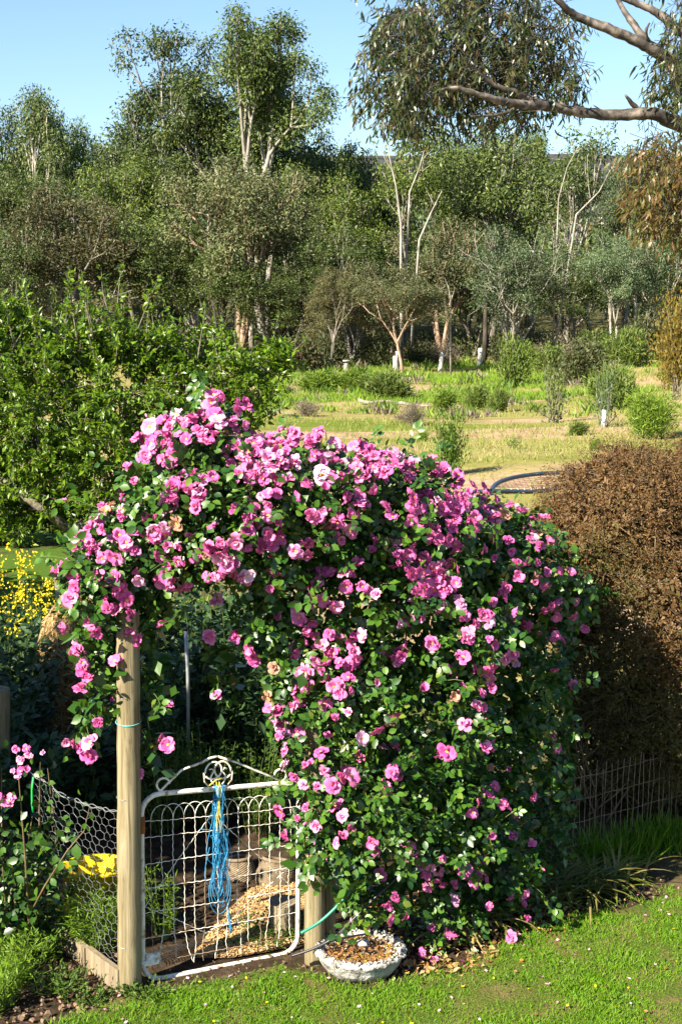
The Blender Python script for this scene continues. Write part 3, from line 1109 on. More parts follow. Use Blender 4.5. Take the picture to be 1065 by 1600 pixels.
gb = 'shrubs along the meadow edge'
for a in [
    ('broom', 'broom', 612, 626, 46, 100, 'broad green broom bush at the back of the meadow'),
    ('twiggy', 'dry_twig', 645, 665, 42, 55, 'low brown twiggy bush on the bare meadow soil'),
    ('broom', 'broom_bright', 500, 612, 34, 100, 'bright green broom thicket beside the plum tree'),
    ('broom', 'broom_bright', 560, 612, 34, 90, 'bright green broom left of the broad broom bush'),
    ('broom', 'broom_bright', 690, 640, 34, 50, 'small bright broom under the tall white post'),
    ('broom', 'broom', 745, 640, 40, 60, 'small upright broom tuft right of the sapling'),
    ('broom', 'broom', 775, 645, 40, 42, 'upright green tuft in the middle of the meadow'),
    ('loose', 'weed', 700, 742, 110, 66, 'leafy green sapling standing alone in the meadow'),
    ('round', 'broom', 800, 604, 80, 56, 'green bush right of the white fence posts'),
    ('wispy', 'gum_grey', 866, 660, 120, 76, 'wispy grey sapling with pale leaves on the slope'),
    ('wispy', 'gum_blue', 942, 668, 120, 60, 'thin young tree in a pale guard on the slope'),
    ('broom_fine', 'broom_bright', 1015, 685, 82, 110, 'large bright green bush behind the brown bush'),
    ('broom', 'broom', 960, 640, 70, 90, 'mid green bush uphill of the young tree'),
    ('round', 'dull_shrub', 910, 600, 70, 90, 'dull green bush at the foot of the thicket'),
    ('twiggy', 'dry_twig', 905, 545, 44, 90, 'grey leafless bush in the thicket, largest of the grey ones', 88),
    ('twiggy', 'dry_twig', 845, 530, 40, 70, 'grey twiggy bush left of the largest grey one', 90),
    ('twiggy', 'dry_twig', 690, 545, 44, 80, 'grey twigs behind the fence posts', 100),
    ('round', 'broom_bright', 822, 540, 50, 46, 'bright green bush among the grey twigs', 88),
    ('round', 'broom', 858, 570, 48, 56, 'green bush below the grey twigs', 86),
    ('round', 'dull_shrub', 785, 560, 50, 50, 'dark bush behind the leaning white post', 99),
    ('round', 'red_shrub', 462, 506, 54, 76, 'dark red brown shrub at the wood edge', 92),
    ('round', 'dull_shrub', 515, 562, 56, 60, 'shaded shrub behind the meadow post', 96),
    ('round', 'dull_shrub', 585, 562, 50, 60, 'shaded shrub under the brownish gum', 97),
    ('round', 'dull_shrub', 470, 560, 60, 80, 'dark shrub in the shade by the plum tree', 92),
    ('round', 'dull_shrub', 655, 556, 40, 50, 'low green shrub behind the broken post', 99),
    ('fine', 'orange_shrub', 1056, 600, 175, 100, 'tall orange brown bush at the right edge', 62),
    ('broom', 'broom_bright', 930, 705, 22, 28, 'small green tuft on the tan track'),
    ('wispy', 'weed', 800, 702, 26, 42, 'sparse little weed on the bare soil'),
    ('twiggy', 'dry_twig', 480, 650, 30, 60, 'dry grass clump beside the plum tree'),
    ('broom', 'broom_bright', 658, 690, 22, 22, 'tiny green tuft beside the brown twiggy bush'),
    ('broom', 'broom', 985, 560, 60, 80, 'dark green bush left of the orange brown bush', 84),
    ('round', 'dull_shrub', 1010, 520, 70, 80, 'shadowy bush behind the orange brown bush', 90),
    ('round', 'broom', 930, 560, 56, 80, 'olive bush under the bluish young gum', 88),
    ('round', 'broom_bright', 40, 470, 60, 90, 'bright shrub peeping over the plum tree at the left edge', 60),
    ('broom', 'broom', 900, 680, 24, 40, 'low tuft beside the grey sapling'),
]:
    shrub(*a, group=gb)

# tangled undergrowth between the trunks: one mass nobody could count
g = np.random.default_rng(812)
c0 = np.column_stack([g.uniform(-.27, .27, 240), g.uniform(101, 128, 240)])
c0[:, 0] *= c0[:, 1]
sz = g.uniform(.5, 1.5, 240)
idx = np.repeat(np.arange(240), 110)
u = rnd_dir(len(idx), g)
u[:, 2] = np.abs(u[:, 2])
rr = g.uniform(.3, 1, len(idx)) ** .5
A = np.column_stack([c0[idx, 0] + u[:, 0] * rr * sz[idx] * 1.5, c0[idx, 1] + u[:, 1] * rr * sz[idx] * 1.2, u[:, 2] * rr * sz[idx] * 1.5])
A[:, 2] += gz(A[:, 0], A[:, 1])
obj('undergrowth', scatter('undergrowth', LEAF_QUAD, A, u + g.normal(0, .6, u.shape) + np.array((0, 0, .3)), u + g.normal(0, .5, u.shape), g.uniform(.16, .4, len(A)), [M['dull_shrub'], M['broom'], M['dry_twig'], M['gum_brown']], np.array([0, 0, 0, 1, 2, 3])[idx * 31 % 6], width=.8), kind='stuff')

# timber guard of the young tree
b = G(942, 668)
mb = MB()
mb.tube([b, b + Vector((0.02, 0, .55))], [.09, .08], 6)
tag(mb.build('tree_guard', M['guard']), 'pale plastic guard round the young tree on the slope', 'tree guard')

# ---- old white fence posts at the meadow edge
for (px, top, base, w_, lean, lb) in [(541, 565, 582, 8, .0, 'short grey fence post with a flat cap nearest the plum tree'), (618, 556, 580, 9, -.03, 'broken white fence post with a split top beside the brown trunk'),
                                      (687, 550, 582, 7, .10, 'leaning white fence post, slimmest of the row'), (748, 544, 574, 8, .06, 'white fence post farthest right in the row')]:
    b = G(px, base)
    z = b.z
    top_z = P(px, top, b.y).z
    d = (top_z - z)
    ww = w_ / F * b.y / 2
    root = empty('fence_post', b, lb, 'fence post', 'old posts along the meadow edge')
    mb = MB()
    pts = [Vector((lean * d * q, 0, d * q)) for q in (0, .3, .7, .97, 1)]
    mb.tube([pts[0] - Vector((0, 0, .3))] + pts, [ww * 1.05, ww * 1.05, ww, ww * .95, ww * .95, ww * .7], 7)
    mb.build('shaft', M['white_post'] if px != 541 else M['grey_wood'], root)
    if px == 541:
        c = MB()
        c.box(pts[-1] + Vector((0, 0, .05)), (ww * 2.9, ww * 2.9, .1), jit=.01)
        c.build('cap', M['grey_wood'], root)
    if px == 618:
        c = MB()
        c.box(pts[-1] + Vector((ww * .5, 0, .1)), (ww * .8, ww, .35), jit=.03)
        c.build('splinter', M['white_post'], root)

# fallen branches on the meadow
mb = MB()
a, b = G(560, 632), G(690, 640)
for q in range(2):
    p0 = a.lerp(b, .0 + .45 * q)
    p1 = a.lerp(b, .5 + .45 * q) + Vector((0, .4, 0))
    mb = MB()
    L = [p0.lerp(p1, i / 6) + Vector((0, 0, .12 + random.uniform(-.05, .08))) for i in range(7)]
    mb.tube(L, [.10, .09, .08, .07, .06, .045, .02], 6)
    tag(mb.build('fallen_branch', M['bark_grey']), ['long grey fallen branch on the meadow, nearer the plum tree', 'grey fallen branch on the meadow beside the brown twiggy bush'][q], 'branch')


# ---- far houses with red roofs
def house(px, py, dist, w, hgt, label, rz):
    p = P(px, py, dist)
    root = empty('house', p - Vector((0, 0, 2.6)), label, 'house', rz=rz)
    mb = MB()
    mb.box((0, 0, 1.2), (w, 8, 3.4))
    mb.build('wall', M['house_wall'], root, False)
    rf = MB()
    a, b = w / 2 + .5, 4.6
    rf.add([(-a, -b, 2.9), (a, -b, 2.9), (a, b, 2.9), (-a, b, 2.9), (-a * .65, 0, 5.2), (a * .65, 0, 5.2)], [(0, 1, 5, 4), (1, 2, 5), (2, 3, 4, 5), (3, 0, 4), (3, 2, 1, 0)])
    r_ = rf.build('roof', M['red_tile'], root, False)
    c = MB()
    c.box((w * .2, -.6, 5.1), (.8, .8, 1.6))
    c.build('chimney', M['house_wall'], r_, False)
    for x in (-w * .3, w * .25):
        wn = MB()
        wn.box((x, -4.03, 1.5), (1.6, .1, 1.3))
        wn.build('window', M['glass'], root, False)
    # the pad of earth it stands on
    return root


house(836, 332, 380, 15, 5, 'far house with a bright red roof between the gums', .3)
house(984, 338, 360, 14, 5, 'far house with a dull red roof beside the golden leaves', -.4)


# ================================================================= GARDEN
# ---- plum tree
def plum_tree():
    g = np.random.default_rng(77)
    b = G(118, 858)
    root = empty('plum_tree', b, 'wide leafy green plum tree with a leaning trunk behind the rose arch', 'tree')
    y0 = b.y
    mb = MB()
    top = P(205, 760, y0) - b
    trunk = [Vector((0, 0, -.1)), Vector((.10, .0, .35)), top * .5 + Vector((.1, 0, 0)), top]
    mb.tube(trunk, [.13, .11, .10, .09], 8)
    lo = [Vector((.05, 0, .2)), P(60, 790, y0) - b, P(-10, 740, y0) - b]
    mb.tube(lo, [.09, .07, .05], 7)
    mb.build('trunk', M['bark_plum'], root)
    # crown lobes: pixel centre, distance, half sizes in pixels
    lobes = [(60, 640, 0, 150, 130), (190, 610, .2, 150, 120), (310, 620, .1, 110, 90), (395, 590, 0, 70, 60), (120, 540, .3, 110, 60), (230, 545, .4, 90, 50), (360, 680, .5, 80, 90),
             (60, 740, .2, 120, 90), (190, 720, -.3, 140, 100), (-30, 560, .2, 110, 100), (300, 550, .6, 80, 50), (440, 560, .3, 36, 28), (330, 750, .9, 100, 80), (25, 500, .5, 60, 40), (140, 800, .6, 110, 50), (20, 810, .5, 110, 60), (250, 800, 1.0, 90, 60), (-60, 720, .3, 90, 110)]
    lm = MB()
    A, U = [], []
    for (px, py, dy, rx, ry) in lobes:
        c = P(px, py, y0 + dy) - b
        s = (P(px, py, y0) - Vector((0, 0, H))).length / F
        rx, ry = rx * s, ry * s
        # limb into the lobe
        st = top if px > 120 else lo[1]
        st = st.lerp(c, .05)
        mid = st.lerp(c, .55) + Vector(g.normal(0, .12, 3))
        lm.tube([st, mid, c], [.06, .045, .03], 6)
        ns = int(95 * rx * ry) + 14
        for q in range(ns):
            u = Vector(rnd_dir(1, g)[0])
            e = c + Vector((u.x * rx, u.y * min(rx, ry) * 1.1, u.z * ry)) * g.uniform(.55, 1.12)
            p1 = c.lerp(e, .45) + Vector(g.normal(0, .1, 3))
            m2 = p1.lerp(e, .5) + Vector(g.normal(0, .07, 3))
            lm.tube([p1, m2, e], [.013, .008, .003], 3, cap=False)
            k = int(g.integers(26, 44))
            for v in g.uniform(0.05, 1.05, k):
                pt = p1.lerp(m2, v * 2) if v < .5 else m2.lerp(e, v * 2 - 1)
                A.append(tuple(pt + Vector(g.normal(0, .035, 3))))
                U.append(tuple((e - p1).normalized()))
    # long upright shoots against the wood
    for q in range(34):
        px = g.uniform(-10, 470)
        base = P(px, np.interp(px, [0, 120, 250, 400, 470], [500, 480, 495, 540, 600]) + g.uniform(0, 40), y0 + g.uniform(-.3, .6)) - b
        d = Vector((g.normal(0, .25) + (.5 if px > 400 else 0), g.normal(0, .2), 1)).normalized()
        L = g.uniform(.3, .75)
        e = base + d * L
        lm.tube([base - d * .3, base.lerp(e, .5) + Vector(g.normal(0, .03, 3)), e], [.012, .008, .003], 4, cap=False)
        for v in g.uniform(0, 1, int(L * 44)):
            A.append(tuple(base.lerp(e, v) + Vector(g.normal(0, .02, 3))))
            U.append(tuple(d))
    lm.build('limbs', M['bark_plum'], root)
    A, U = np.array(A), np.array(U)
    D = unit(U * .5 + g.normal(0, .6, A.shape) + np.array((0, 0, -.15)))
    N = unit(np.array((0, 0, .8)) + g.normal(0, .55, A.shape))
    obj('crown', scatter('crown', LEAF_PLUM, A, D, N, g.uniform(.07, .13, len(A)), M['plum'], width=1.15), root)
    print('plum leaves', len(A))


plum_tree()


# unseen trees added left of the view to shade the beds and the plum's foot
def side_tree(name, label, loc, hgt, hw, seed, skin, per=60):
    o = make_tree(name, seed, hgt, hw, None, M[skin], M['bark_grey'], label, per=per, rc=.8, leaf=.28, levels=4, lim=4, ang=40, lean=.5, h0=2.2, ratio=.8, r0=.14, side=.5, tpl=LEAF_PLUM, lw=1.3)
    o.location = loc
    return o


side_tree('added_shade_tree', 'unseen tree added beyond the left edge to shade the nearer vegetable beds', (-5.0, 7.3, -.05), 4.6, 1.5, 901, 'bean', 58)
side_tree('added_shade_tree', 'unseen tree added beyond the left edge to shade the ground under the plum tree', (-8.6, 12.5, -.3), 5.8, 2.2, 905, 'bean', 54)


# ---- post with twine
def lathe_post(name, px, base_py, top_py, dist, dia_px, label, tilt=0.0, knots=True):
    b = P(px, base_py, dist)
    t_ = P(px - tilt, top_py, dist)
    root = empty(name, b, label, 'post')
    r = dia_px / F * (b - Vector((0, 0, H))).length / 2
    L = t_ - b
    n = 14
    mb = MB()
    pts = [L * (i / 20) + Vector((random.uniform(-1, 1), random.uniform(-1, 1), 0)) * r * .05 for i in range(21)]
    pts[0].z -= .15
    pts = pts[:-1] + [L * .995, L]
    rad = [r * (1.06 - .08 * i / 21 + random.uniform(-.015, .015)) for i in range(21)] + [r * .9]
    mb.tube(pts, rad, n)
    mb.build('shaft', M['post'], root)
    return root, r, L


gpost, gr, gL = lathe_post('gate_post', 203, 1549, 950, 6.86, 33, 'round treated pine post with a ring of turquoise twine beside the white gate', 3)
mb = MB()
zt = (P(200, 1127, 6.86) - P(203, 1549, 6.86)).z
f_ = zt / gL.z
ctr = gL * f_
mb.tube([ctr + Vector((math.cos(a) * gr * 1.07, math.sin(a) * gr * 1.07, .006 * math.sin(a))) for a in np.linspace(0, 6.283, 25)[:-1]], .0028, 5, closed=True)
mb.build('twine_ring', M['twine_t'], gpost)
for zf, an in ((.13, 0), (.52, .02), (.78, .0)):
    mb = MB()
    p = gL * zf
    mb.tube([p + Vector((math.cos(a) * gr * 1.05, math.sin(a) * gr * 1.05, .0)) for a in np.linspace(3.0, 4.6, 8)], .0014, 4)
    mb.build('wire_tie', M['wire'], gpost)

hpost, hr, hL = lathe_post('hinge_post', 492, 1508, 1120, 7.16, 30, 'treated pine post half buried in roses on the latch side of the gate', 2)
b = P(515, 1492, 7.22)
mb = MB()
mb.box((0, 0, .42), (.055, .05, .95), jit=.004)
tag(mb.build('fence_batten', M['post'], loc=b, smooth=False), 'square timber batten just behind the rose covered gate post', 'post')
pst, _, _ = lathe_post('side_post', 0, 1260, 1075, 9.0, 30, 'weathered round post at the left edge above the small rose bush')
mb = MB()
mb.tube([(0, 0, 0), (.012, 0, .12), (.0, 0, .26)], [.012, .011, .007], 5)
b = G(97, 1000)
b = P(96, 968, 14.5)
z = float(gz(b.x, b.y))
top = P(91, 890, 14.5)
mb = MB()
mb.box(Vector((0, 0, (top.z - z) / 2)), (.055, .04, top.z - z), jit=.006)
o = mb.build('garden_stake', M['grey_wood'], loc=(b.x, b.y, z), smooth=False)
o.rotation_euler = (0, R(-3), 0)
tag(o, 'thin grey stake standing behind the straw heap', 'stake')


# ---- the white gate
def gate():
    A = P(224, 1534, 6.92)
    B = P(465, 1487, 7.28)
    U = (B - A)
    W = U.length
    U.normalize()
    Z = Vector((0, 0, 1))
    Vv = (Z - U * Z.dot(U)).normalized()
    Nn = U.cross(Vv).normalized()          # away from the camera or to it; used for small offsets
    if Nn.y > 0:
        Nn = -Nn
    hl = (P(224, 1243, 6.92) - A).z
    hr_ = (P(465, 1222, 7.28) - B).z
    root = empty('garden_gate', A, 'old white woven wire gate with scrolled top and flaking paint', 'gate')

    def at(u, v, n=0):
        """u across 0..1, v up 0..1, n metres towards the camera"""
        h = hl + (hr_ - hl) * u
        return U * (u * W) + Vv * (v * h) + Nn * n

    rt = .0135
    cr = .10
    # frame: rounded tube all the way round
    pts = []

    def corner(cu, cv, a0, a1):
        for i in range(6):
            a = R(a0 + (a1 - a0) * i / 5)
            pts.append(at((cu + cr * math.cos(a)) / W, (cv + cr * math.sin(a)) / hl))
    corner(cr, cr, 180, 270)
    corner(W - cr, cr, 270, 360)
    corner(W - cr, hl - cr, 0, 90)
    corner(cr, hl - cr, 90, 180)
    mb = MB()
    mb.tube(pts, rt, 9, closed=True)
    mb.build('frame', M['white'], root)
    # scrolls on top
    def strip(pp, name, r=.006):
        m_ = MB()
        m_.tube(pp, [r] * (len(pp) - 1) + [r * .7], 6)
        m_.build(name, M['white'], root)

    def uv(x, y):
        return at(x / W, y / hl)
    tp = hl + rt
    # side scroll curls
    for s, cx in ((1, .085), (-1, W - .075)):
        strip([uv(cx + s * .035 - s * (.038 * math.cos(R(a))) * (1 - a / 900), tp + .036 + .036 * math.sin(R(a)) * (1 - a / 900)) for a in range(-80, 200, 20)], 'scroll')
    # sloping bars to the centre
    mid = W * .475
    arch = [uv(.10, tp)] + [uv(.10 + (mid - .16 - .10) * q, tp + .14 * q) for q in (.25, .5, .75)]
    crown_ = [uv(mid - .115 * math.cos(R(a)) * (1 if a < 90 else .8), tp + .09 + .075 * math.sin(R(a))) for a in range(40, 181, 14)]
    strip(arch + crown_[:5], 'top_bar')
    strip(list(reversed([uv(W - .10, tp)] + [uv(W - .10 - (W - .10 - mid - .06) * q, tp + .145 * q) for q in (.3, .6, .88)] + [uv(mid, tp + .165)])), 'top_bar')
    # centre double curl
    for s in (1, -1):
        pp = []
        for a in range(0, 330, 18):
            rr = .072 * (1 - a / 470)
            pp.append(uv(mid + s * (.078 - .006 - .0) - s * rr * (1 - math.cos(R(a))) + s * .0, tp + .075 + rr * math.sin(R(a)) * 1.05))
        strip(pp, 'scroll', .005)
        strip([uv(mid + s * (.022 + .018 * math.sin(R(a))), tp + .01 + .075 * a / 180) for a in range(0, 181, 30)] + [uv(mid + s * .035, tp + .10), uv(mid + s * .05, tp + .095)], 'scroll', .004)
        strip([uv(mid + s * .078, tp + .08), uv(mid + s * .075, tp + .03), uv(mid + s * .05, tp)], 'scroll', .004)
    # woven wires: verticals in pairs joined by loops on top, each a gentle wander
    nv = 14
    us = np.linspace(.055, .945, nv)

    def twisted(m_, pp, r=.0021):
        out1, out2 = [], []
        for i in range(len(pp) - 1):
            a, b_ = pp[i], pp[i + 1]
            k = max(2, int((b_ - a).length / .009))
            d = (b_ - a).normalized()
            o1 = d.cross(Nn).normalized()
            for j in range(k):
                ph = (i * 7 + j) * 1.35
                q = a.lerp(b_, j / k)
                off = o1 * math.cos(ph) * r * .75 + Nn * math.sin(ph) * r * .75
                out1.append(q + off)
                out2.append(q - off)
        out1.append(pp[-1])
        m_.tube(out1, r, 4, cap=False)
    vtop = .865
    for i, u in enumerate(us):
        m_ = MB()
        w1 = random.uniform(-.012, .012)
        foot = random.uniform(-.02, .02) + (.045 if i in (3,) else 0)
        pp = [at(u + foot, .055), at(u + foot * .6 + .012 * (-1) ** i, .14), at(u + w1 * .5, .26), at(u + w1, .45), at(u - w1 * .5, .65), at(u, vtop)]
        twisted(m_, pp)
        m_.build('wire', M['white'] if i % 5 else M['wire_rust'], root, True)
    du = us[1] - us[0]
    for i in range(nv - 1):
        m_ = MB()
        c0 = us[i] + du
        # arch over two bays
        e = min(us[i] + 2 * du, us[-1])
        if i == nv - 2:
            continue
        pp = [at(us[i] + (e - us[i]) * (1 - math.cos(R(a))) / 2, vtop + .075 * math.sin(R(a)), .003 * (-1) ** i) for a in range(0, 181, 15)]
        m_.tube(pp, .002, 5)
        m_.build('wire_loop', M['white'], root)
    for j, v in enumerate((.10, .235, .375, .505, .635, .775, .86)):
        m_ = MB()
        sag = random.uniform(-.008, .008)
        pp = [at(q, v + sag * math.sin(q * 3.1) + random.uniform(-.004, .004), .004) for q in np.linspace(.012, .985, 9)]
        twisted(m_, pp)
        m_.build('cross_wire', M['white'] if j else M['wire_rust'], root)
    # brace wires set in a diamond
    for a, b_ in (((.02, .40), (.44, .86)), ((.44, .86), (.97, .38)), ((.02, .40), (.40, .20)), ((.97, .52), (.55, .24)), ((.55, .24), (.40, .20))):
        m_ = MB()
        twisted(m_, [at(*a, -.012), at((a[0] + b_[0]) / 2, (a[1] + b_[1]) / 2 + .006, -.012), at(*b_, -.012)], .0018)
        m_.build('brace_wire', M['white'], root)
    # hinges: rusty strap above, white block below
    hb = MB()
    hb.tube([at(-.045, .845), at(0, .845)], .012, 7)
    hb.tube([at(0, .80), at(0, .89)], .0175, 9)
    hb.build('hinge', M['rust'], root)
    hb = MB()
    hb.box(at(.055, .125, .012), (.07, .02, .05), Matrix.Rotation(math.atan2(U.y, U.x), 3, 'Z'))
    hb.box(at(.02, .11, .016), (.12, .026, .028), Matrix.Rotation(math.atan2(U.y, U.x), 3, 'Z'))
    hb.tube([at(-.05, .10, .01), at(0.03, .10, .01)], .012, 7)
    o_ = hb.build('latch_block', M['white'], root, False)
    return root, at, A


gate_o, gat, gA = gate()

# ---- hank of blue twine on the gate
rt_ = empty('twine_hank', gA + gat(.47, 1.02, .02), 'hank of tangled bright blue baling twine hung from the gate top', 'twine')
base = gat(.47, 1.02, .02)
knot = MB()
for q in range(18):
    u = .47 + random.uniform(-.035, .03)
    bot = random.choice([.34, .40, .47, .55, .60, .40])
    wv = random.uniform(.02, .05)
    pp = []
    for a in np.linspace(0, 1, 11):
        v = 1.03 - (1.03 - bot) * a
        pp.append(gat(u + wv * (a ** 1.2) * math.sin(a * 7 + q) + random.uniform(-.006, .006), v, .022 + random.uniform(-.008, .02)) - base)
    s_ = random.choice((-1, 1))
    lo_ = pp[-1]
    for a in np.linspace(0, 1, 5)[1:]:
        pp.append(lo_ + (gat(.07, 0) - gat(0, 0)) * s_ * .5 * math.sin(a * 3.14) + Vector((0, 0, (.22 * a - .04 * math.sin(a * 3.14)))))
    m_ = MB()
    m_.tube(pp, .0017, 4)
    m_.build('strand', M['twine'], rt_)
# long low loops and the frayed tail
for q in range(3):
    m_ = MB()
    pp = [gat(.475 + .05 * math.sin(R(a)) * (1 + q * .2), .50 - q * .03 - .14 * math.cos(R(a)) * .9, .025) - base for a in range(-170, 171, 17)]
    m_.tube(pp, .0017, 4)
    m_.build('strand', M['twine'], rt_)
for q in range(7):
    m_ = MB()
    e = random.uniform(-.012, .012)
    pp = [gat(.53 + .02 * a + e * a, .34 - .15 * a, .02) - base + Vector((0, 0, random.uniform(-.004, .004))) for a in np.linspace(0, 1, 6)]
    m_.tube(pp, .0014, 4)
    m_.build('strand', M['twine'], rt_)
for q in range(9):
    m_ = MB()
    u0, v0 = .47 + random.uniform(-.05, .03), random.uniform(.62, 1.0)
    pp = [gat(u0 + random.uniform(-.10, .05) * a, v0 - random.uniform(0, .16) * a, .03) - base for a in (0, .4, .7, 1)]
    m_.tube(pp, .0015, 4)
    m_.build('strand', M['twine'], rt_)
m_ = MB()
for q in range(3):
    m_.tube([gat(.455 + .01 * q + random.uniform(-.01, .01), 1.05 - .28 * a, .035) - base for a in np.linspace(0, 1, 7)], .002, 4)
m_.tube([gat(.40, 1.02, .02) - base, gat(.45, 1.06, .03) - base, gat(.50, 1.06, .02) - base], .004, 4)
m_.build('yellow_strand', M['twine_y'], rt_)
m_ = MB()
m_.tube([gat(.465 + .012 * math.cos(a), 1.03 + .03 * math.sin(a), .02) - base for a in np.linspace(0, 25, 60)], .0022, 4)
m_.build('knot', M['twine'], rt_)


# ---- wire netting and the edging board on the left of the post
def netting():
    A0, A1 = P(188, 1502, 6.9), P(186, 1268, 6.9)
    B0 = P(70, 1452, 7.62)
    B1 = P(46, 1204, 7.62)
    root = empty('wire_netting_fence', A0, 'sagging hexagonal wire netting stretched left of the pine post', 'fence')

    def at(u, v):
        lo = A0.lerp(B0, u)
        hi = A1.lerp(B1, u) - Vector((0, 0, .05 * math.sin(u * math.pi)))
        p = lo.lerp(hi, v)
        n = noise.noise((u * 3, v * 3, 2))
        return p + Vector((.35, .9, 0)).normalized() * n * .035 + Vector((0.02 * noise.noise((u * 7, v * 7, 6)), 0, .012 * noise.noise((u * 8, v * 8, 9)))) - A0
    mb = MB()
    nx_, ny_ = 12, 20
    seen = set()
    dx = 1.0 / nx_
    dy = 1.0 / (ny_ * .75 + .25)

    def hv(i, j, k):
        cx = (i + .5 + (.5 if j % 2 else 0)) * dx
        cy = (j * .75 + .5) * dy
        a = R(60 * k + 30)
        return (round(cx + dx / math.sqrt(3) * math.cos(a), 4), round(cy + dy * .5 * math.sin(a), 4))
    for i in range(nx_):
        for j in range(ny_):
            for k in range(6):
                p, q = hv(i, j, k), hv(i, j, k + 1)
                key = tuple(sorted((p, q)))
                if key in seen or max(p[0], q[0]) > 1.02:
                    continue
                seen.add(key)
                mb.tube([at(*p), at(*q)], .0010, 3, cap=False)
    o = mb.build('netting', M['wire'], root)
    o['kind'] = 'stuff'
    for s in (0, 1):
        t = MB()
        t.tube([at(u, 1.0) + Vector((0, 0, .008 * math.sin(u * 40 + s * 3) + .006 * s)) for u in np.linspace(-.02, 1, 40)], .0018, 4)
        t.build('top_wire', M['wire'], root)


netting()
b0, b1 = P(188, 1556, 6.83), P(84, 1466, 7.42)
d = b1 - b0
mb = MB()
ang = math.atan2(d.y, d.x)
mb.box((d.length * .22, 0, .05), (d.length * .46, .035, .13), jit=.004)
root = empty('edging_board', (b0.x, b0.y, 0), 'grey timber edging board on the soil at the foot of the wire netting', 'board', rz=ang)
mb.build('plank', M['timber'], root, False)
mb = MB()
mb.box((d.length * .74, .012, .045), (d.length * .56, .035, .12), Matrix.Rotation(.03, 3, 'Z'), jit=.004)
mb.build('plank', M['timber'], root, False)


# ---- yellow tub behind the netting
def tub():
    b = G(150, 1425)
    b = Vector((P(150, 1420, 7.75).x, 7.75, 0))
    root = empty('plastic_tub', b, 'bright yellow plastic tub lying behind the wire netting', 'tub', rz=.25)
    prof = [(.0, .002), (.15, .0), (.19, .26), (.205, .27), (.205, .29), (.18, .29), (.14, .03), (0, .03)]
    n = 20
    mb = MB()
    vs = [(r * math.cos(6.2832 * k / n) * 1.0, r * math.sin(6.2832 * k / n) * .8, z) for r, z in prof for k in range(n)]
    mb.add(vs, [(i * n + k, i * n + (k + 1) % n, (i + 1) * n + (k + 1) % n, (i + 1) * n + k) for i in range(len(prof) - 1) for k in range(n)])
    mb.build('body', M['yellow'], root)
    for s in (-1, 1):
        h_ = MB()
        h_.tube([(s * .2, -.05, .26), (s * .25, -.04, .27), (s * .25, .04, .27), (s * .2, .05, .26)], .012, 6)
        h_.build('handle', M['yellow'], root)


tub()
# yellow jug lower down beside the herb
b = Vector((P(112, 1458, 7.5).x, 7.5, 0))
root = empty('watering_can', b, 'yellow plastic watering can tipped beside the feathery herb', 'watering can', rz=.5)
mb = MB()
n = 14
prof = [(.0, 0), (.075, 0), (.085, .09), (.07, .17), (.045, .19), (.0, .19)]
mb.add([(r * math.cos(6.2832 * k / n), r * math.sin(6.2832 * k / n), z) for r, z in prof for k in range(n)], [(i * n + k, i * n + (k + 1) % n, (i + 1) * n + (k + 1) % n, (i + 1) * n + k) for i in range(len(prof) - 1) for k in range(n)])
mb.build('body', M['yellow'], root)
mb = MB()
mb.tube([(.07, 0, .04), (.14, 0, .12), (.20, 0, .22)], [.02, .015, .012], 8)
mb.build('spout', M['yellow'], root)
mb = MB()
mb.tube([(-.06, 0, .17), (-.12, 0, .20), (-.14, 0, .12), (-.08, 0, .05)], .01, 6)
mb.build('handle', M['yellow'], root)


# ---- soft garden plants
def plant(name, loc, label, cat, mat, n, rad, hgt, leaf, wid, seed, tpl=LEAF_OVAL, stems=10, group=None, droop=0.0, flower=None, upw=.5):
    g = np.random.default_rng(seed)
    root = empty(name, loc, label, cat, group)
    mb = MB()
    A, Dd = [], []
    for s in range(stems):
        az = g.uniform(0, 6.28)
        rr = rad * g.uniform(0, 1) ** .6
        p0 = Vector((rr * .4 * math.cos(az), rr * .4 * math.sin(az), 0))
        e = Vector((rr * math.cos(az), rr * math.sin(az), hgt * g.uniform(.6, 1.0)))
        m2 = p0.lerp(e, .5) + Vector(g.normal(0, rad * .1, 3))
        mb.tube([p0, m2, e], [.006, .004, .002], 4, cap=False)
        for v in g.uniform(.12, 1, max(1, n // stems)):
            pt = p0.lerp(m2, v * 2) if v < .5 else m2.lerp(e, v * 2 - 1)
            A.append(tuple(pt + Vector(g.normal(0, rad * .10, 3))))
            Dd.append((math.cos(az + g.normal(0, 1.2)), math.sin(az + g.normal(0, 1.2)), g.normal(upw, .4) - droop))
    mb.build('stems', M['stem'], root)
    A = np.array(A)
    A[:, 2] = np.maximum(A[:, 2], .005)
    obj('foliage', scatter('foliage', tpl, A, np.array(Dd), np.tile((0, 0, 1.), (len(A), 1)) + g.normal(0, .5, A.shape), g.uniform(.6, 1.25, len(A)) * leaf, M[mat], width=wid), root)
    return root


def on(px, py, y):
    p = P(px, py, y)
    return Vector((p.x, y, float(gz(p.x, y))))


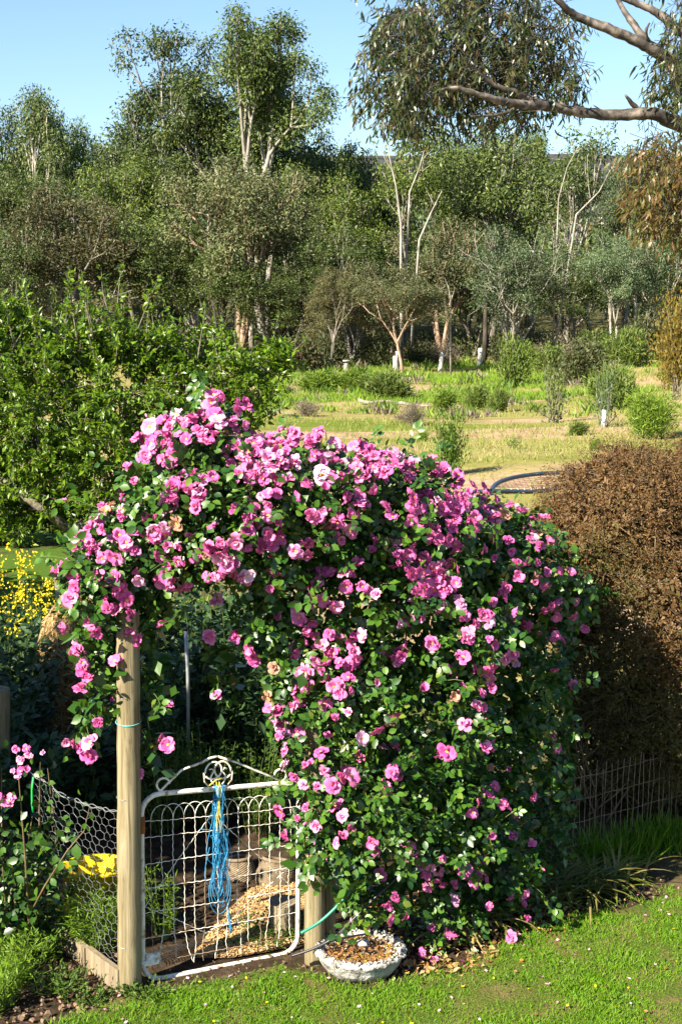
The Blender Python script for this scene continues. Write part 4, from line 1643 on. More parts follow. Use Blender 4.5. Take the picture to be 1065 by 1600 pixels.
plant('feathery_herb', on(152, 1500, 7.28), 'feathery bright green herb growing against the wire netting', 'herb', 'feather', 2600, .20, .42, .05, .28, 31, LEAF_QUAD, 26)
plant('feathery_herb', on(196, 1480, 7.5), 'feathery green herb just behind the gate post', 'herb', 'feather', 700, .10, .3, .05, .3, 32, LEAF_QUAD, 12)
plant('gate_weed', on(255, 1490, 7.45), 'tall green weed growing behind the hinge side of the gate', 'weed', 'feather', 420, .13, .42, .05, .35, 33, LEAF_PLUM, 9)
plant('gate_weed', on(452, 1500, 7.42), 'low leafy weeds behind the latch side of the gate', 'weed', 'weed', 300, .2, .1, .035, 1, 34, LEAF_PLUM, 14)
plant('gate_weed', on(395, 1500, 7.36), 'low creeping weeds at the bottom of the gate', 'weed', 'weed', 260, .22, .07, .03, 1, 35, LEAF_PLUM, 14)
plant('garden_weed', on(25, 1560, 6.9), 'clump of feathery weeds in the left corner by the soil', 'weed', 'feather', 1500, .24, .24, .045, .35, 36, LEAF_QUAD, 26)
plant('garden_weed', on(60, 1500, 7.2), 'leafy green weeds on the soil under the small rose bush', 'weed', 'weed', 700, .2, .2, .045, .8, 37, LEAF_PLUM, 20)
plant('garden_weed', on(225, 1580, 6.75), 'low clover at the foot of the gate post', 'weed', 'weed', 420, .16, .06, .025, 1.2, 38, LEAF_PLUM, 18)
plant('garden_weed', on(150, 1590, 6.7), 'clover patch on the crumbly soil below the edging board', 'weed', 'weed', 300, .14, .06, .025, 1.2, 39, LEAF_PLUM, 16)
plant('garden_weed', on(95, 1575, 6.8), 'weedy green tuft in the middle of the crumbly soil', 'weed', 'weed', 420, .16, .12, .035, .9, 371, LEAF_PLUM, 18)
plant('garden_weed', on(0, 1595, 6.65), 'tall soft weeds in the bottom left corner of the photo', 'weed', 'feather', 900, .2, .22, .045, .4, 372, LEAF_QUAD, 20)
# broad beans behind the gate and in the beds: dark leafy rows
k = 40
bean_lab = 'dark leafy bean plant in the shaded vegetable bed'
for (px, y, hh, rr) in [(255, 9.6, 1.25, .34), (300, 9.9, 1.35, .36), (350, 9.7, 1.3, .34), (400, 9.9, 1.35, .36), (430, 9.5, 1.2, .3), (280, 10.8, 1.5, .4), (340, 11, 1.55, .42), (410, 11, 1.6, .42), (230, 10.6, 1.4, .4),
                        (30, 10.2, .95, .4), (0, 11, 1.0, .42), (50, 11.4, .9, .4), (165, 9.2, .75, .32), (105, 9.2, .65, .32), (45, 9.0, .7, .34), (-10, 9.4, .85, .36)]:
    plant('bean_plant', on(px, 1200, y), bean_lab, 'bean plant', 'bean', 900, rr, hh, .085, .9, k, LEAF_OVAL, 14, 'bean plants in the shaded vegetable beds')
    k += 1
for (px, y, lb) in [(262, 9.0, 'yellow green bushy plant in the bed seen over the hinge side of the gate'), (330, 9.05, 'yellow green bushy plant in the bed seen over the middle of the gate'), (405, 9.0, 'yellow green bushy plant in the bed seen over the latch side of the gate')]:
    plant('garden_bush', on(px, 1200, y), lb, 'plant', 'weed', 1500, .26, .72, .035, .9, k, LEAF_PLUM, 22)
    k += 1

# mustard in flower beside the straw
for i, (px, y, hh, lb) in enumerate([(8, 12.6, 1.05, 'flowering mustard plant cut by the left edge of the photo'), (30, 12.9, .95, 'flowering mustard plant second from the left edge'), (52, 12.4, .9, 'flowering mustard plant third from the left edge'),
                                     (72, 13.0, .85, 'flowering mustard plant nearest the straw heap on its left'), (20, 12.0, .8, 'short flowering mustard plant in front at the left edge'), (45, 13.4, 1.1, 'tall mustard plant with the topmost yellow flowers'), (88, 12.7, .65, 'small mustard plant tucked against the straw heap')]):
    g = np.random.default_rng(700 + i)
    loc = on(px, 1000, y)
    root = plant('mustard_plant', loc, lb, 'flowering plant', 'bean', 260, .16, hh * .75, .07, .6, 710 + i, LEAF_PLUM, 9)
    A = []
    for s in range(9):
        c = np.array((g.normal(0, .12), g.normal(0, .12), hh * g.uniform(.72, 1.08)))
        A.append(c + g.normal(0, 1, (17, 3)) * np.array((.022, .022, .045)))
        m_ = MB()
    A = np.concatenate(A)
    o = obj('flower_heads', scatter('flower_heads', LEAF_QUAD, A, rnd_dir(len(A), g), rnd_dir(len(A), g) + np.array((0, -.6, .8)), .025, M['mustard'], width=2), root)
    o['kind'] = 'stuff'


# straw heap
def straw_heap():
    g = np.random.default_rng(91)
    c = P(118, 1075, 10.9)
    b = Vector((c.x, 11.2, float(gz(c.x, 11.2))))
    hgt = P(120, 938, 11.2).z - b.z
    root = empty('straw_heap', b, 'rounded golden straw heap beyond the left side of the rose arch', 'straw heap')
    rx = 60 / F * 11.5
    mb = MB()
    n = 16
    prof = [(1.0, 0), (1.05, .3), (1.0, .65), (.8, .86), (.45, .97), (.0, 1.0)]
    vs = []
    for r, z in prof:
        for k_ in range(n):
            a = 6.2832 * k_ / n
            w_ = 1 + .10 * noise.noise((math.cos(a), math.sin(a), z * 2))
            vs.append((r * rx * w_ * math.cos(a), r * rx * w_ * math.sin(a), z * hgt * .97))
    mb.add(vs, [(i * n + k_, i * n + (k_ + 1) % n, (i + 1) * n + (k_ + 1) % n, (i + 1) * n + k_) for i in range(len(prof) - 1) for k_ in range(n)])
    mb.build('core', M['clod'], root)
    m = 9000
    u = rnd_dir(m, g)
    z = np.abs(g.uniform(0, 1, m))
    rr = np.interp(z, [0, .3, .65, .86, .97, 1], [1, 1.05, 1, .8, .45, .05])
    a = g.uniform(0, 6.283, m)
    Pn = np.column_stack([np.cos(a) * rr * rx, np.sin(a) * rr * rx, z * hgt]) * g.uniform(.97, 1.06, (m, 1))
    Nn = np.column_stack([np.cos(a), np.sin(a), (z - .5) * 2])
    D = unit(np.cross(Nn, rnd_dir(m, g)) + np.array((0, 0, -.25)))
    o = obj('straw', scatter('straw', LEAF_QUAD, Pn, D, Nn + g.normal(0, .4, (m, 3)), g.uniform(.08, .2, m), M['straw'], width=.16), root)
    o['kind'] = 'stuff'


straw_heap()

# mulch path behind the gate and leaf litter
mp_ = [G(*p) for p in ((300, 1500), (345, 1440), (390, 1395), (430, 1380), (500, 1385), (500, 1470), (420, 1490), (360, 1500))]
vs = [(p.x, p.y, .012) for p in mp_]
mb = MB()
mb.add(vs, [tuple(range(len(vs)))][::-1])
tag(mb.build('mulch_path', M['clod'], smooth=False), kind='structure')
px_ = np.array([(p.x, p.y) for p in mp_])


def inside(x, y, poly):
    c = False
    j = len(poly) - 1
    for i in range(len(poly)):
        if (poly[i][1] > y) != (poly[j][1] > y) and x < (poly[j][0] - poly[i][0]) * (y - poly[i][1]) / (poly[j][1] - poly[i][1]) + poly[i][0]:
            c = not c
        j = i
    return c


A = []
while len(A) < 13000:
    x, y = random.uniform(px_[:, 0].min(), px_[:, 0].max()), random.uniform(px_[:, 1].min(), px_[:, 1].max())
    if inside(x, y, px_):
        A.append((x, y, .016 + random.uniform(0, .014)))
A = np.array(A)
nA = len(A)
obj('mulch_chips', scatter('mulch_chips', CHIP, A, np.column_stack([rnd_dir(nA)[:, :2], rs.normal(0, .25, nA)]), np.tile((0, 0, 1.), (nA, 1)) + rs.normal(0, .4, (nA, 3)), rs.uniform(.008, .022, nA), M['chip']), kind='stuff')


# wicker baskets
def basket(px, y, py, r, L, label, rz, tilt):
    c = P(px, py, y)
    root = empty('wicker_basket', c, label, 'basket', rz=rz)
    root.rotation_euler = (tilt, 0, rz)
    prof = [(0, 0), (.55, .0), (.85, .12), (1, .35), (1.02, .6), (.9, .85), (.78, 1.0)]
    mb = MB()
    n = 40
    m = 34
    vs = []
    for i in range(m):
        t = i / (m - 1)
        rr = np.interp(t, [0, .05, .15, .35, .6, .85, 1], [.5, .75, .9, 1, 1.02, .9, .78]) * r
        for k_ in range(n):
            a = 6.2832 * k_ / n
            w_ = 1 + .025 * (1 if (i + k_) % 2 else -1)
            vs.append((rr * w_ * math.cos(a), rr * w_ * math.sin(a), t * L))
    mb.add(vs, [(i * n + k_, i * n + (k_ + 1) % n, (i + 1) * n + (k_ + 1) % n, (i + 1) * n + k_) for i in range(m - 1) for k_ in range(n)] + [tuple(range(n))[::-1]])
    mb.build('body', M['wicker'], root, False)
    rm = MB()
    rm.tube([(r * .8 * math.cos(a), r * .8 * math.sin(a), L) for a in np.linspace(0, 6.283, 25)[:-1]], .012, 6, closed=True)
    rm.build('rim', M['wicker'], root)


basket(378, 8.25, 1392, .09, .20, 'small wicker basket behind the blue twine', .4, R(-12))
basket(428, 8.15, 1397, .125, .20, 'larger wicker basket beside the roses behind the gate', -.5, R(-20))

# weathered log end behind the gate
p = on(445, 1478, 7.5)
mb = MB()
pts = [Vector((0, 0, -.04)), Vector((0, 0, .08)), Vector((.005, .0, .16)), Vector((.008, 0, .19))]
root = empty('log_stump', p, 'grey weathered log stump behind the latch side of the gate', 'stump')
n = 18
vs = []
for i, z in enumerate((-.05, .06, .15, .185)):
    for k_ in range(n):
        a = 6.2832 * k_ / n
        rr = .088 * (1 + .12 * noise.noise((math.cos(a) * 2, math.sin(a) * 2, z * 2)) + .05 * ((k_ * 7) % 3 - 1))
        vs.append((rr * math.cos(a), rr * math.sin(a), z + (.02 * noise.noise((a, 3, 1)) if i == 3 else 0)))
mb.add(vs, [(i * n + k_, i * n + (k_ + 1) % n, (i + 1) * n + (k_ + 1) % n, (i + 1) * n + k_) for i in range(3) for k_ in range(n)] + [tuple(3 * n + k_ for k_ in range(n))])
mb.build('body', M['timber'], root, False)

# roll of black plastic mesh on the ground behind the gate
root = empty('plastic_mesh', on(300, 1520, 7.25), 'strip of black plastic garden mesh lying behind the gate', 'mesh')
a, b = on(245, 1528, 7.08), on(405, 1478, 7.5)
dd = (b - a)
nn = Vector((-dd.y, dd.x, 0)).normalized()
mb = MB()
o0 = on(300, 1520, 7.25)
for i in range(7):
    mb.tube([a + dd * q + nn * (i * .022) + Vector((0, 0, .03 + .02 * math.sin(q * 5 + i * .5))) - o0 for q in np.linspace(0, 1, 12)], .002, 3, cap=False)
for q in np.linspace(0, 1, 40):
    mb.tube([a + dd * q + nn * (i * .022) + Vector((0, 0, .03 + .02 * math.sin(q * 5 + i * .5))) - o0 for i in range(7)], .002, 3, cap=False)
mb.build('strip', M['net'], root)['kind'] = 'stuff'

# galvanised pole and string in the shaded bed
p = on(295, 1260, 9.2)
mb = MB()
mb.tube([(0, 0, -.1), (0.01, 0, 1.0), (0.0, 0, P(294, 985, 9.2).z - p.z)], .012, 8)
root = empty('garden_pole', p, 'shiny galvanised pole among the bean plants above the gate', 'pole')
mb.build('shaft', M['wire'], root)
mb = MB()
mb.tube([(0, 0, P(294, 985, 9.2).z - p.z), (0, 0, P(294, 980, 9.2).z - p.z)], .016, 8)
mb.build('cap', M['net'], root)


# ---- concrete bowl
def bowl():
    c = on(563, 1508, 7.06)
    root = empty('concrete_bowl', c + Vector((0, 0, .0)), 'rough scalloped white concrete bowl of dead leaves on the lawn', 'bowl')
    R0 = 66 / F * 8.0
    hgt = .125
    n = 72
    prof = [(.0, 0), (.66, 0), (.74, .03), (.86, .4), (.93, .72), (1.0, .84), (1.0, .96), (.93, 1.0), (.84, .97), (.78, .86), (.6, .66), (0, .62)]
    vs = []
    for i, (r, z) in enumerate(prof):
        for k_ in range(n):
            a = 6.2832 * k_ / n
            sc = 1 + (.045 * abs(math.sin(a * 8)) - .02 if i in (3, 4, 5) else 0) + (.022 * math.sin(a * 16) if i in (5, 6, 7) else 0)
            q = noise.noise((math.cos(a) * 6, math.sin(a) * 6, z * 5))
            jj = .035 * q if 1 < i < 11 else 0
            vs.append((R0 * r * (sc + jj) * math.cos(a), R0 * r * (sc + jj) * math.sin(a) * .92, hgt * z + (.012 * noise.noise((math.cos(a) * 9, math.sin(a) * 9, 4 + z)) if i > 4 else 0)))
    mb = MB()
    mb.add(vs, [(i * n + k_, i * n + (k_ + 1) % n, (i + 1) * n + (k_ + 1) % n, (i + 1) * n + k_) for i in range(len(prof) - 1) for k_ in range(n)])
    mb.build('body', M['concrete'], root)
    # crusty lumps on the rim
    g = np.random.default_rng(8)
    mb = MB()
    for q in range(260):
        a = g.uniform(0, 6.28)
        r = R0 * g.uniform(.84, 1.02)
        s = g.uniform(.006, .015)
        mb.box((r * math.cos(a), r * math.sin(a) * .92, hgt * (1.0 if r < R0 * .97 else .9) + g.normal(0, .004)), (s, s, s * .8), Matrix.Rotation(g.uniform(0, 3), 3, 'Z'), jit=s * .25)
    mb.build('rim_crust', M['concrete'], root)['kind'] = 'stuff'
    m = 900
    a = g.uniform(0, 6.283, m)
    r = np.sqrt(g.uniform(0, 1, m)) * R0 * .78
    A = np.column_stack([np.cos(a) * r, np.sin(a) * r * .9, hgt * .70 + g.uniform(0, .02, m) + .02 * (r / R0) ** 2])
    D = np.column_stack([rnd_dir(m, g)[:, :2], g.normal(.1, .35, m)])
    lt = scatter('leaf_litter', LEAF_PLUM, A, D, np.tile((0, 0, 1.), (m, 1)) + g.normal(0, .5, (m, 3)), g.uniform(.014, .034, m), [M['litter'], M['mustard'], M['petal_fall']], (g.uniform(0, 1, m) > .95).astype(int) + (g.uniform(0, 1, m) > .985), width=1.4)
    o = obj('leaf_litter', lt, None, 'stuff', c)
    mb = MB()
    L = [Vector((-.01, .075, hgt * .86)), Vector((.04, .05, hgt * 1.0))]
    n2 = 14
    v2 = []
    d = (L[1] - L[0]).normalized()
    o1 = d.orthogonal().normalized()
    o2 = d.cross(o1)
    for p_, rr in ((L[0], .019), (L[1], .019), (L[1], .014), (L[0] + d * .01, .014)):
        for k_ in range(n2):
            aa = 6.2832 * k_ / n2
            v2.append(p_ + (o1 * math.cos(aa) + o2 * math.sin(aa)) * rr)
    mb.add(v2, [(i * n2 + k_, i * n2 + (k_ + 1) % n2, (i + 1) * n2 + (k_ + 1) % n2, (i + 1) * n2 + k_) for i in range(3) for k_ in range(n2)])
    tag(mb.build('pipe_offcut', M['pvc'], loc=c), 'short grey pipe offcut lying in the bowl of dead leaves', 'pipe')


bowl()


# ---- hoses
def hose(pts, r, mat, name, label, sub=8):
    W = [P(*p) for p in pts]
    out = []
    for i in range(len(W) - 1):
        p0, p1, p2, p3 = W[max(i - 1, 0)], W[i], W[i + 1], W[min(i + 2, len(W) - 1)]
        for q in range(sub):
            t = q / sub
            out.append(.5 * ((2 * p1) + (p2 - p0) * t + (2 * p0 - 5 * p1 + 4 * p2 - p3) * t * t + (3 * p1 - p0 - 3 * p2 + p3) * t ** 3))
    out.append(W[-1])
    mb = MB()
    mb.tube(out, r, 8)
    return tag(mb.build(name, mat), label, 'hose')


hose([(470, 1458, 7.0), (500, 1440, 7.02), (530, 1412, 7.04), (552, 1385, 7.06), (575, 1345, 7.12)], .0085, M['green_hose'], 'garden_hose', 'green garden hose rising from the gate post into the roses')
hose([(455, 1494, 7.02), (490, 1482, 7.02), (520, 1466, 7.03), (550, 1438, 7.03), (580, 1408, 7.05), (606, 1384, 7.08), (640, 1350, 7.2)], .0075, M['blackish'], 'irrigation_pipe', 'black poly pipe running up behind the concrete bowl')
hose([(500, 1476, 7.03), (530, 1467, 7.10), (560, 1461, 7.17), (585, 1457, 7.24)], .006, M['blackish'], 'irrigation_pipe', 'short black pipe branch lying over the bowl rim')


# ================================================================= CLIMBING ROSE
ELL = [(165, 915, 6.98, 48, 85, .30), (152, 1010, 6.95, 24, 65, .14), (145, 1120, 6.95, 14, 50, .08), (215, 860, 7.15, 75, 78, .42), (262, 770, 7.25, 66, 78, .5), (318, 715, 7.35, 72, 62, .5), (360, 800, 7.25, 105, 90, .6),
       (450, 775, 7.35, 120, 85, .6), (330, 850, 7.15, 90, 55, .45), (440, 860, 7.2, 80, 50, .45), (330, 672, 7.35, 34, 40, .25), (225, 965, 6.95, 30, 30, .16), (229, 1060, 6.98, 9, 70, .06), (233, 1165, 6.98, 7, 50, .05), (342, 1040, 7.2, 8, 60, .06),
       (560, 795, 7.55, 110, 92, .6), (660, 830, 7.8, 105, 95, .6), (755, 872, 8.0, 92, 82, .6), (825, 900, 8.2, 62, 90, .5), (560, 930, 7.35, 115, 105, .42), (690, 960, 7.6, 110, 110, .5),
       (800, 1030, 8.1, 80, 150, .45), (545, 1080, 7.25, 95, 110, .36), (650, 1120, 7.4, 120, 110, .42), (770, 1180, 7.9, 85, 150, .45), (505, 1230, 7.15, 52, 110, .26), (585, 1260, 7.2, 85, 95, .36), (690, 1270, 7.5, 105, 95, .42),
       (530, 1345, 7.12, 45, 45, .2), (770, 1330, 7.7, 80, 85, .36), (715, 1430, 7.45, 48, 50, .2), (795, 1405, 7.6, 48, 45, .22), (575, 1395, 7.2, 50, 34, .18), (690, 1490, 7.3, 26, 28, .1), (655, 1370, 7.4, 50, 40, .2),
       (430, 960, 7.25, 45, 70, .3), (455, 1060, 7.2, 40, 80, .25), (860, 1240, 8.2, 30, 120, .25), (895, 945, 8.15, 34, 40, .2)]
EC, ER = [], []
for (px, py, y, rx, ry, rd) in ELL:
    c = P(px, py, y)
    s = (c - Vector((0, 0, H))).length / F
    EC.append(tuple(c))
    ER.append((rx * s, rd, ry * s))
EC, ER = np.array(EC), np.array(ER)
ER = np.maximum(ER - .055, ER * .8)


def in_ell(Pn, k_, skip=None):
    q = np.zeros(len(Pn), bool)
    for i in range(len(EC)):
        hit = (((Pn - EC[i]) / (ER[i] * k_)) ** 2).sum(1) < 1
        if skip is not None:
            hit &= skip != i
        q |= hit
    return q


rose = empty('climbing_rose', (float(P(560, 1480, 7.3).x), 7.4, 0), 'huge climbing rose smothering the garden arch with pink blossoms', 'rose')
RB = np.array(rose.location)
g = np.random.default_rng(321)
anch, outw = [], []
for i in range(len(EC)):
    r = ER[i]
    area = (r[0] * r[2] + r[0] * r[1] + r[1] * r[2]) * 4.2
    n = int(area * 650)
    u = rnd_dir(n, g)
    front = (u[:, 1] < .35) | (g.uniform(0, 1, n) < .35)
    u = u[front]
    n = len(u)
    rad = np.where(g.uniform(0, 1, n) < .68, g.normal(1.0, .08, n), g.uniform(.5, .95, n))
    p = EC[i] + u * r * rad[:, None]
    ok = ~in_ell(p, .74, np.full(n, i))
    cl = np.array([noise.noise((a * 5.5, b * 5.5, c * 5.5)) for a, b, c in p])
    low = np.clip((1.9 - p[:, 2]) / 1.6, 0, 1)
    ok &= (cl + g.normal(0, .12, n) > -.14 + .2 * low) | ((rad < .9) & (g.uniform(0, 1, n) > low * .35))
    ok &= p[:, 2] > .03
    anch.append(p[ok])
    outw.append(unit(u / r)[ok])
anch, outw = np.concatenate(anch), np.concatenate(outw)
# sprigs that reach out of the mass
spr_p, spr_d, spr_lines, spr_tips = [], [], [], []
pick = g.choice(len(anch), 520, replace=False)
for i in pick:
    if outw[i][1] > .5:
        continue
    d = Vector(unit(outw[i] * .9 + g.normal(0, .45, 3) + np.array((0, -.1, .35))))
    p = Vector(anch[i])
    L = g.uniform(.06, .26)
    pts = [p - d * .05]
    for q in range(5):
        d = (d + Vector((0, 0, -.13 if L > .15 else .0)) + Vector(g.normal(0, .1, 3))).normalized()
        p = p + d * L / 5
        pts.append(p)
        spr_p.append(tuple(p))
        spr_d.append(tuple(d))
    spr_lines.append(pts)
    spr_tips.append((p, d))
mb = MB()
for pts in spr_lines:
    mb.tube([q - Vector(RB) for q in pts], [.0026, .0024, .0022, .002, .0018, .0014], 4, cap=False)
mb.build('shoots', M['stem'], rose)['kind'] = 'stuff'
anch = np.concatenate([anch, np.array(spr_p)])
outw = np.concatenate([outw, unit(np.array(spr_d) + np.array((0, -.4, .2)))])
# five leaflets on each leaf stalk
n = len(anch)
rd = unit(outw * .5 + g.normal(0, .55, (n, 3)) + np.array((0, 0, -.25)))
Nn = unit(outw * .8 + g.normal(0, .4, (n, 3)) + np.array((-.1, -.15, .45)))
X, Y, Z = frames(rd, Nn)
size = g.uniform(.032, .056, n)
LP, LD, LN, LS = [], [], [], []
for along, side_, sc in ((1.5, 0, 1.12), (1.25, .8, 1), (1.25, -.8, 1), (.45, .85, .85), (.45, -.85, .85)):
    keep = g.uniform(0, 1, n) < (.95 if side_ == 0 else .78)
    b_ = anch + Y * (along * size)[:, None] + X * (side_ * .12 * size)[:, None]
    dd = unit(Y * (1 if side_ == 0 else .55) + X * side_ + g.normal(0, .18, (n, 3)))
    LP.append(b_[keep])
    LD.append(dd[keep])
    LN.append(unit(Z + g.normal(0, .22, (n, 3)))[keep])
    LS.append((size * sc * g.uniform(.85, 1.15, n))[keep])
LP, LD, LN, LS = map(np.concatenate, (LP, LD, LN, LS))
print('rose leaflets', len(LP))
young = (g.uniform(0, 1, len(LP)) < .05).astype(int)
# the 300 leaflets that show largest: nearest, facing the camera, outermost
vis = -LN[:, 1] + .4 * LN[:, 2] - .35 * LP[:, 1] + LS * 30 + g.normal(0, .12, len(LP))
deep = in_ell(LP, .97)
vis[deep] -= 5
top300 = np.argsort(-vis)[:300]
rest = np.ones(len(LP), bool)
rest[top300] = False
o = obj('foliage', scatter('foliage', LEAF_OVAL, LP[rest] - RB, LD[rest], LN[rest], LS[rest], [M['rose'], M['rose_new']], young[rest], width=1.12, smooth=True), rose, 'stuff')
core_p = np.concatenate([EC[i] + rnd_dir(int(30 + 420 * ER[i][0] * ER[i][2]), g) * ER[i] * .5 for i in range(len(EC))])
core_p = core_p[core_p[:, 2] > .25]
core_p = core_p + g.normal(0, .05, core_p.shape)
nc = len(core_p)
obj('inner_foliage', scatter('inner_foliage', LEAF_QUAD, core_p - RB, rnd_dir(nc, g) + np.array((0, 0, -.4)), rnd_dir(nc, g) + np.array((0, -.8, .2)), g.uniform(.07, .12, nc), M['rose'], width=1.5), rose, 'stuff')
one_leaf = scatter('leaf', LEAF_OVAL, np.zeros((1, 3)), np.array([(0, 1., 0)]), np.array([(0, 0, 1.)]), 1.0, M['rose'], width=1.12, smooth=True)
for i in top300:
    x, y_, z_ = frames(LD[i:i + 1], LN[i:i + 1])
    m4 = Matrix(((x[0][0], y_[0][0], z_[0][0]), (x[0][1], y_[0][1], z_[0][1]), (x[0][2], y_[0][2], z_[0][2]))).to_4x4()
    o = bpy.data.objects.new('leaf', one_leaf)
    link(o, rose)
    o.matrix_local = Matrix.Translation(Vector(LP[i] - RB)) @ m4 @ Matrix.Scale(LS[i], 4)

# canes rising from the ground
for k_, (b0, mid, top) in enumerate([((500, 1500, 7.3), (520, 1300, 7.35), (545, 1000, 7.5)), ((640, 1470, 7.5), (650, 1250, 7.6), (600, 950, 7.6)), ((660, 1470, 7.55), (700, 1250, 7.7), (740, 950, 8)),
                                     ((780, 1420, 7.9), (800, 1250, 8.1), (800, 950, 8.3)), ((612, 1475, 7.42), (605, 1430, 7.45), (600, 1300, 7.5)), ((624, 1475, 7.44), (625, 1420, 7.46), (640, 1330, 7.5)), ((190, 1300, 7.2), (180, 1100, 7.1), (210, 900, 7.2))]):
    p0, p1, p2 = P(*b0), P(*mid), P(*top)
    if k_ != 6:
        p0.z = -.05
    mb = MB()
    mb.tube([(1 - t) ** 2 * p0 + 2 * t * (1 - t) * p1 + t * t * p2 - Vector(RB) for t in np.linspace(0, 1, 12)], [.014 - .008 * i / 12 for i in range(12)], 6)
    mb.build('cane', M['cane'], rose)


# blossoms
def blossom_mesh(seed, kind, pm='petal'):
    g = np.random.default_rng(seed)
    mb = MB()
    layers = {0: [(5, .95, .25, 0), (5, .72, .62, .5), (4, .46, 1.0, .2)], 1: [(5, 1.0, .12, 0), (5, .80, .42, .5)], 2: [(5, .85, .5, 0), (5, .68, .8, .5), (5, .5, 1.12, .1), (3, .3, 1.3, .6)], 3: [(5, .9, -.15, 0), (4, .7, .25, .5), (4, .52, .7, .3)]}[kind]
    for cnt, L0, tilt, ph in layers:
        for c in range(cnt):
            a = 6.2832 * (c + ph) / cnt + g.normal(0, .24)
            tl = tilt + g.normal(0, .24)
            L = L0 * g.uniform(.8, 1.15)
            wd = L * g.uniform(.42, .55)
            cu = g.uniform(.12, .3)
            rows = [(0.04, .22), (.35, .75), (.7, 1.0), (.95, .72), (1.04, .3)]
            vs, fs = [], []
            for ri, (t, w_) in enumerate(rows):
                for s in (-1, 0, 1):
                    x = t * L
                    y = s * wd * w_ * (1 + g.normal(0, .12))
                    z = cu * L * (t ** 2) * .6 + abs(s) * cu * L * .28 * math.sin(t * 3) + g.normal(0, .075) * L - (.16 * L if ri == 4 else 0)
                    # tilt about the petal foot
                    x2 = x * math.cos(tl) - z * math.sin(tl)
                    z2 = x * math.sin(tl) + z * math.cos(tl)
                    vs.append((x2 * math.cos(a) - y * math.sin(a), x2 * math.sin(a) + y * math.cos(a), z2))
            for ri in range(4):
                for s in (0, 1):
                    i0 = ri * 3 + s
                    fs.append((i0, i0 + 3, i0 + 4, i0 + 1))
            mb.add(vs, fs, 0)
    # stamens
    if kind in (0, 1, 3):
        n = 9
        vs = [(0, 0, .26)] + [(.17 * math.cos(6.2832 * k_ / n) * (1 + .2 * (k_ % 2)), .17 * math.sin(6.2832 * k_ / n) * (1 + .2 * (k_ % 2)), .14 + .05 * (k_ % 2)) for k_ in range(n)]
        mb.add(vs, [(0, 1 + k_, 1 + (k_ + 1) % n) for k_ in range(n)], 1)
    return mb.mesh('blossom', [M[pm], M['stamen']], True)


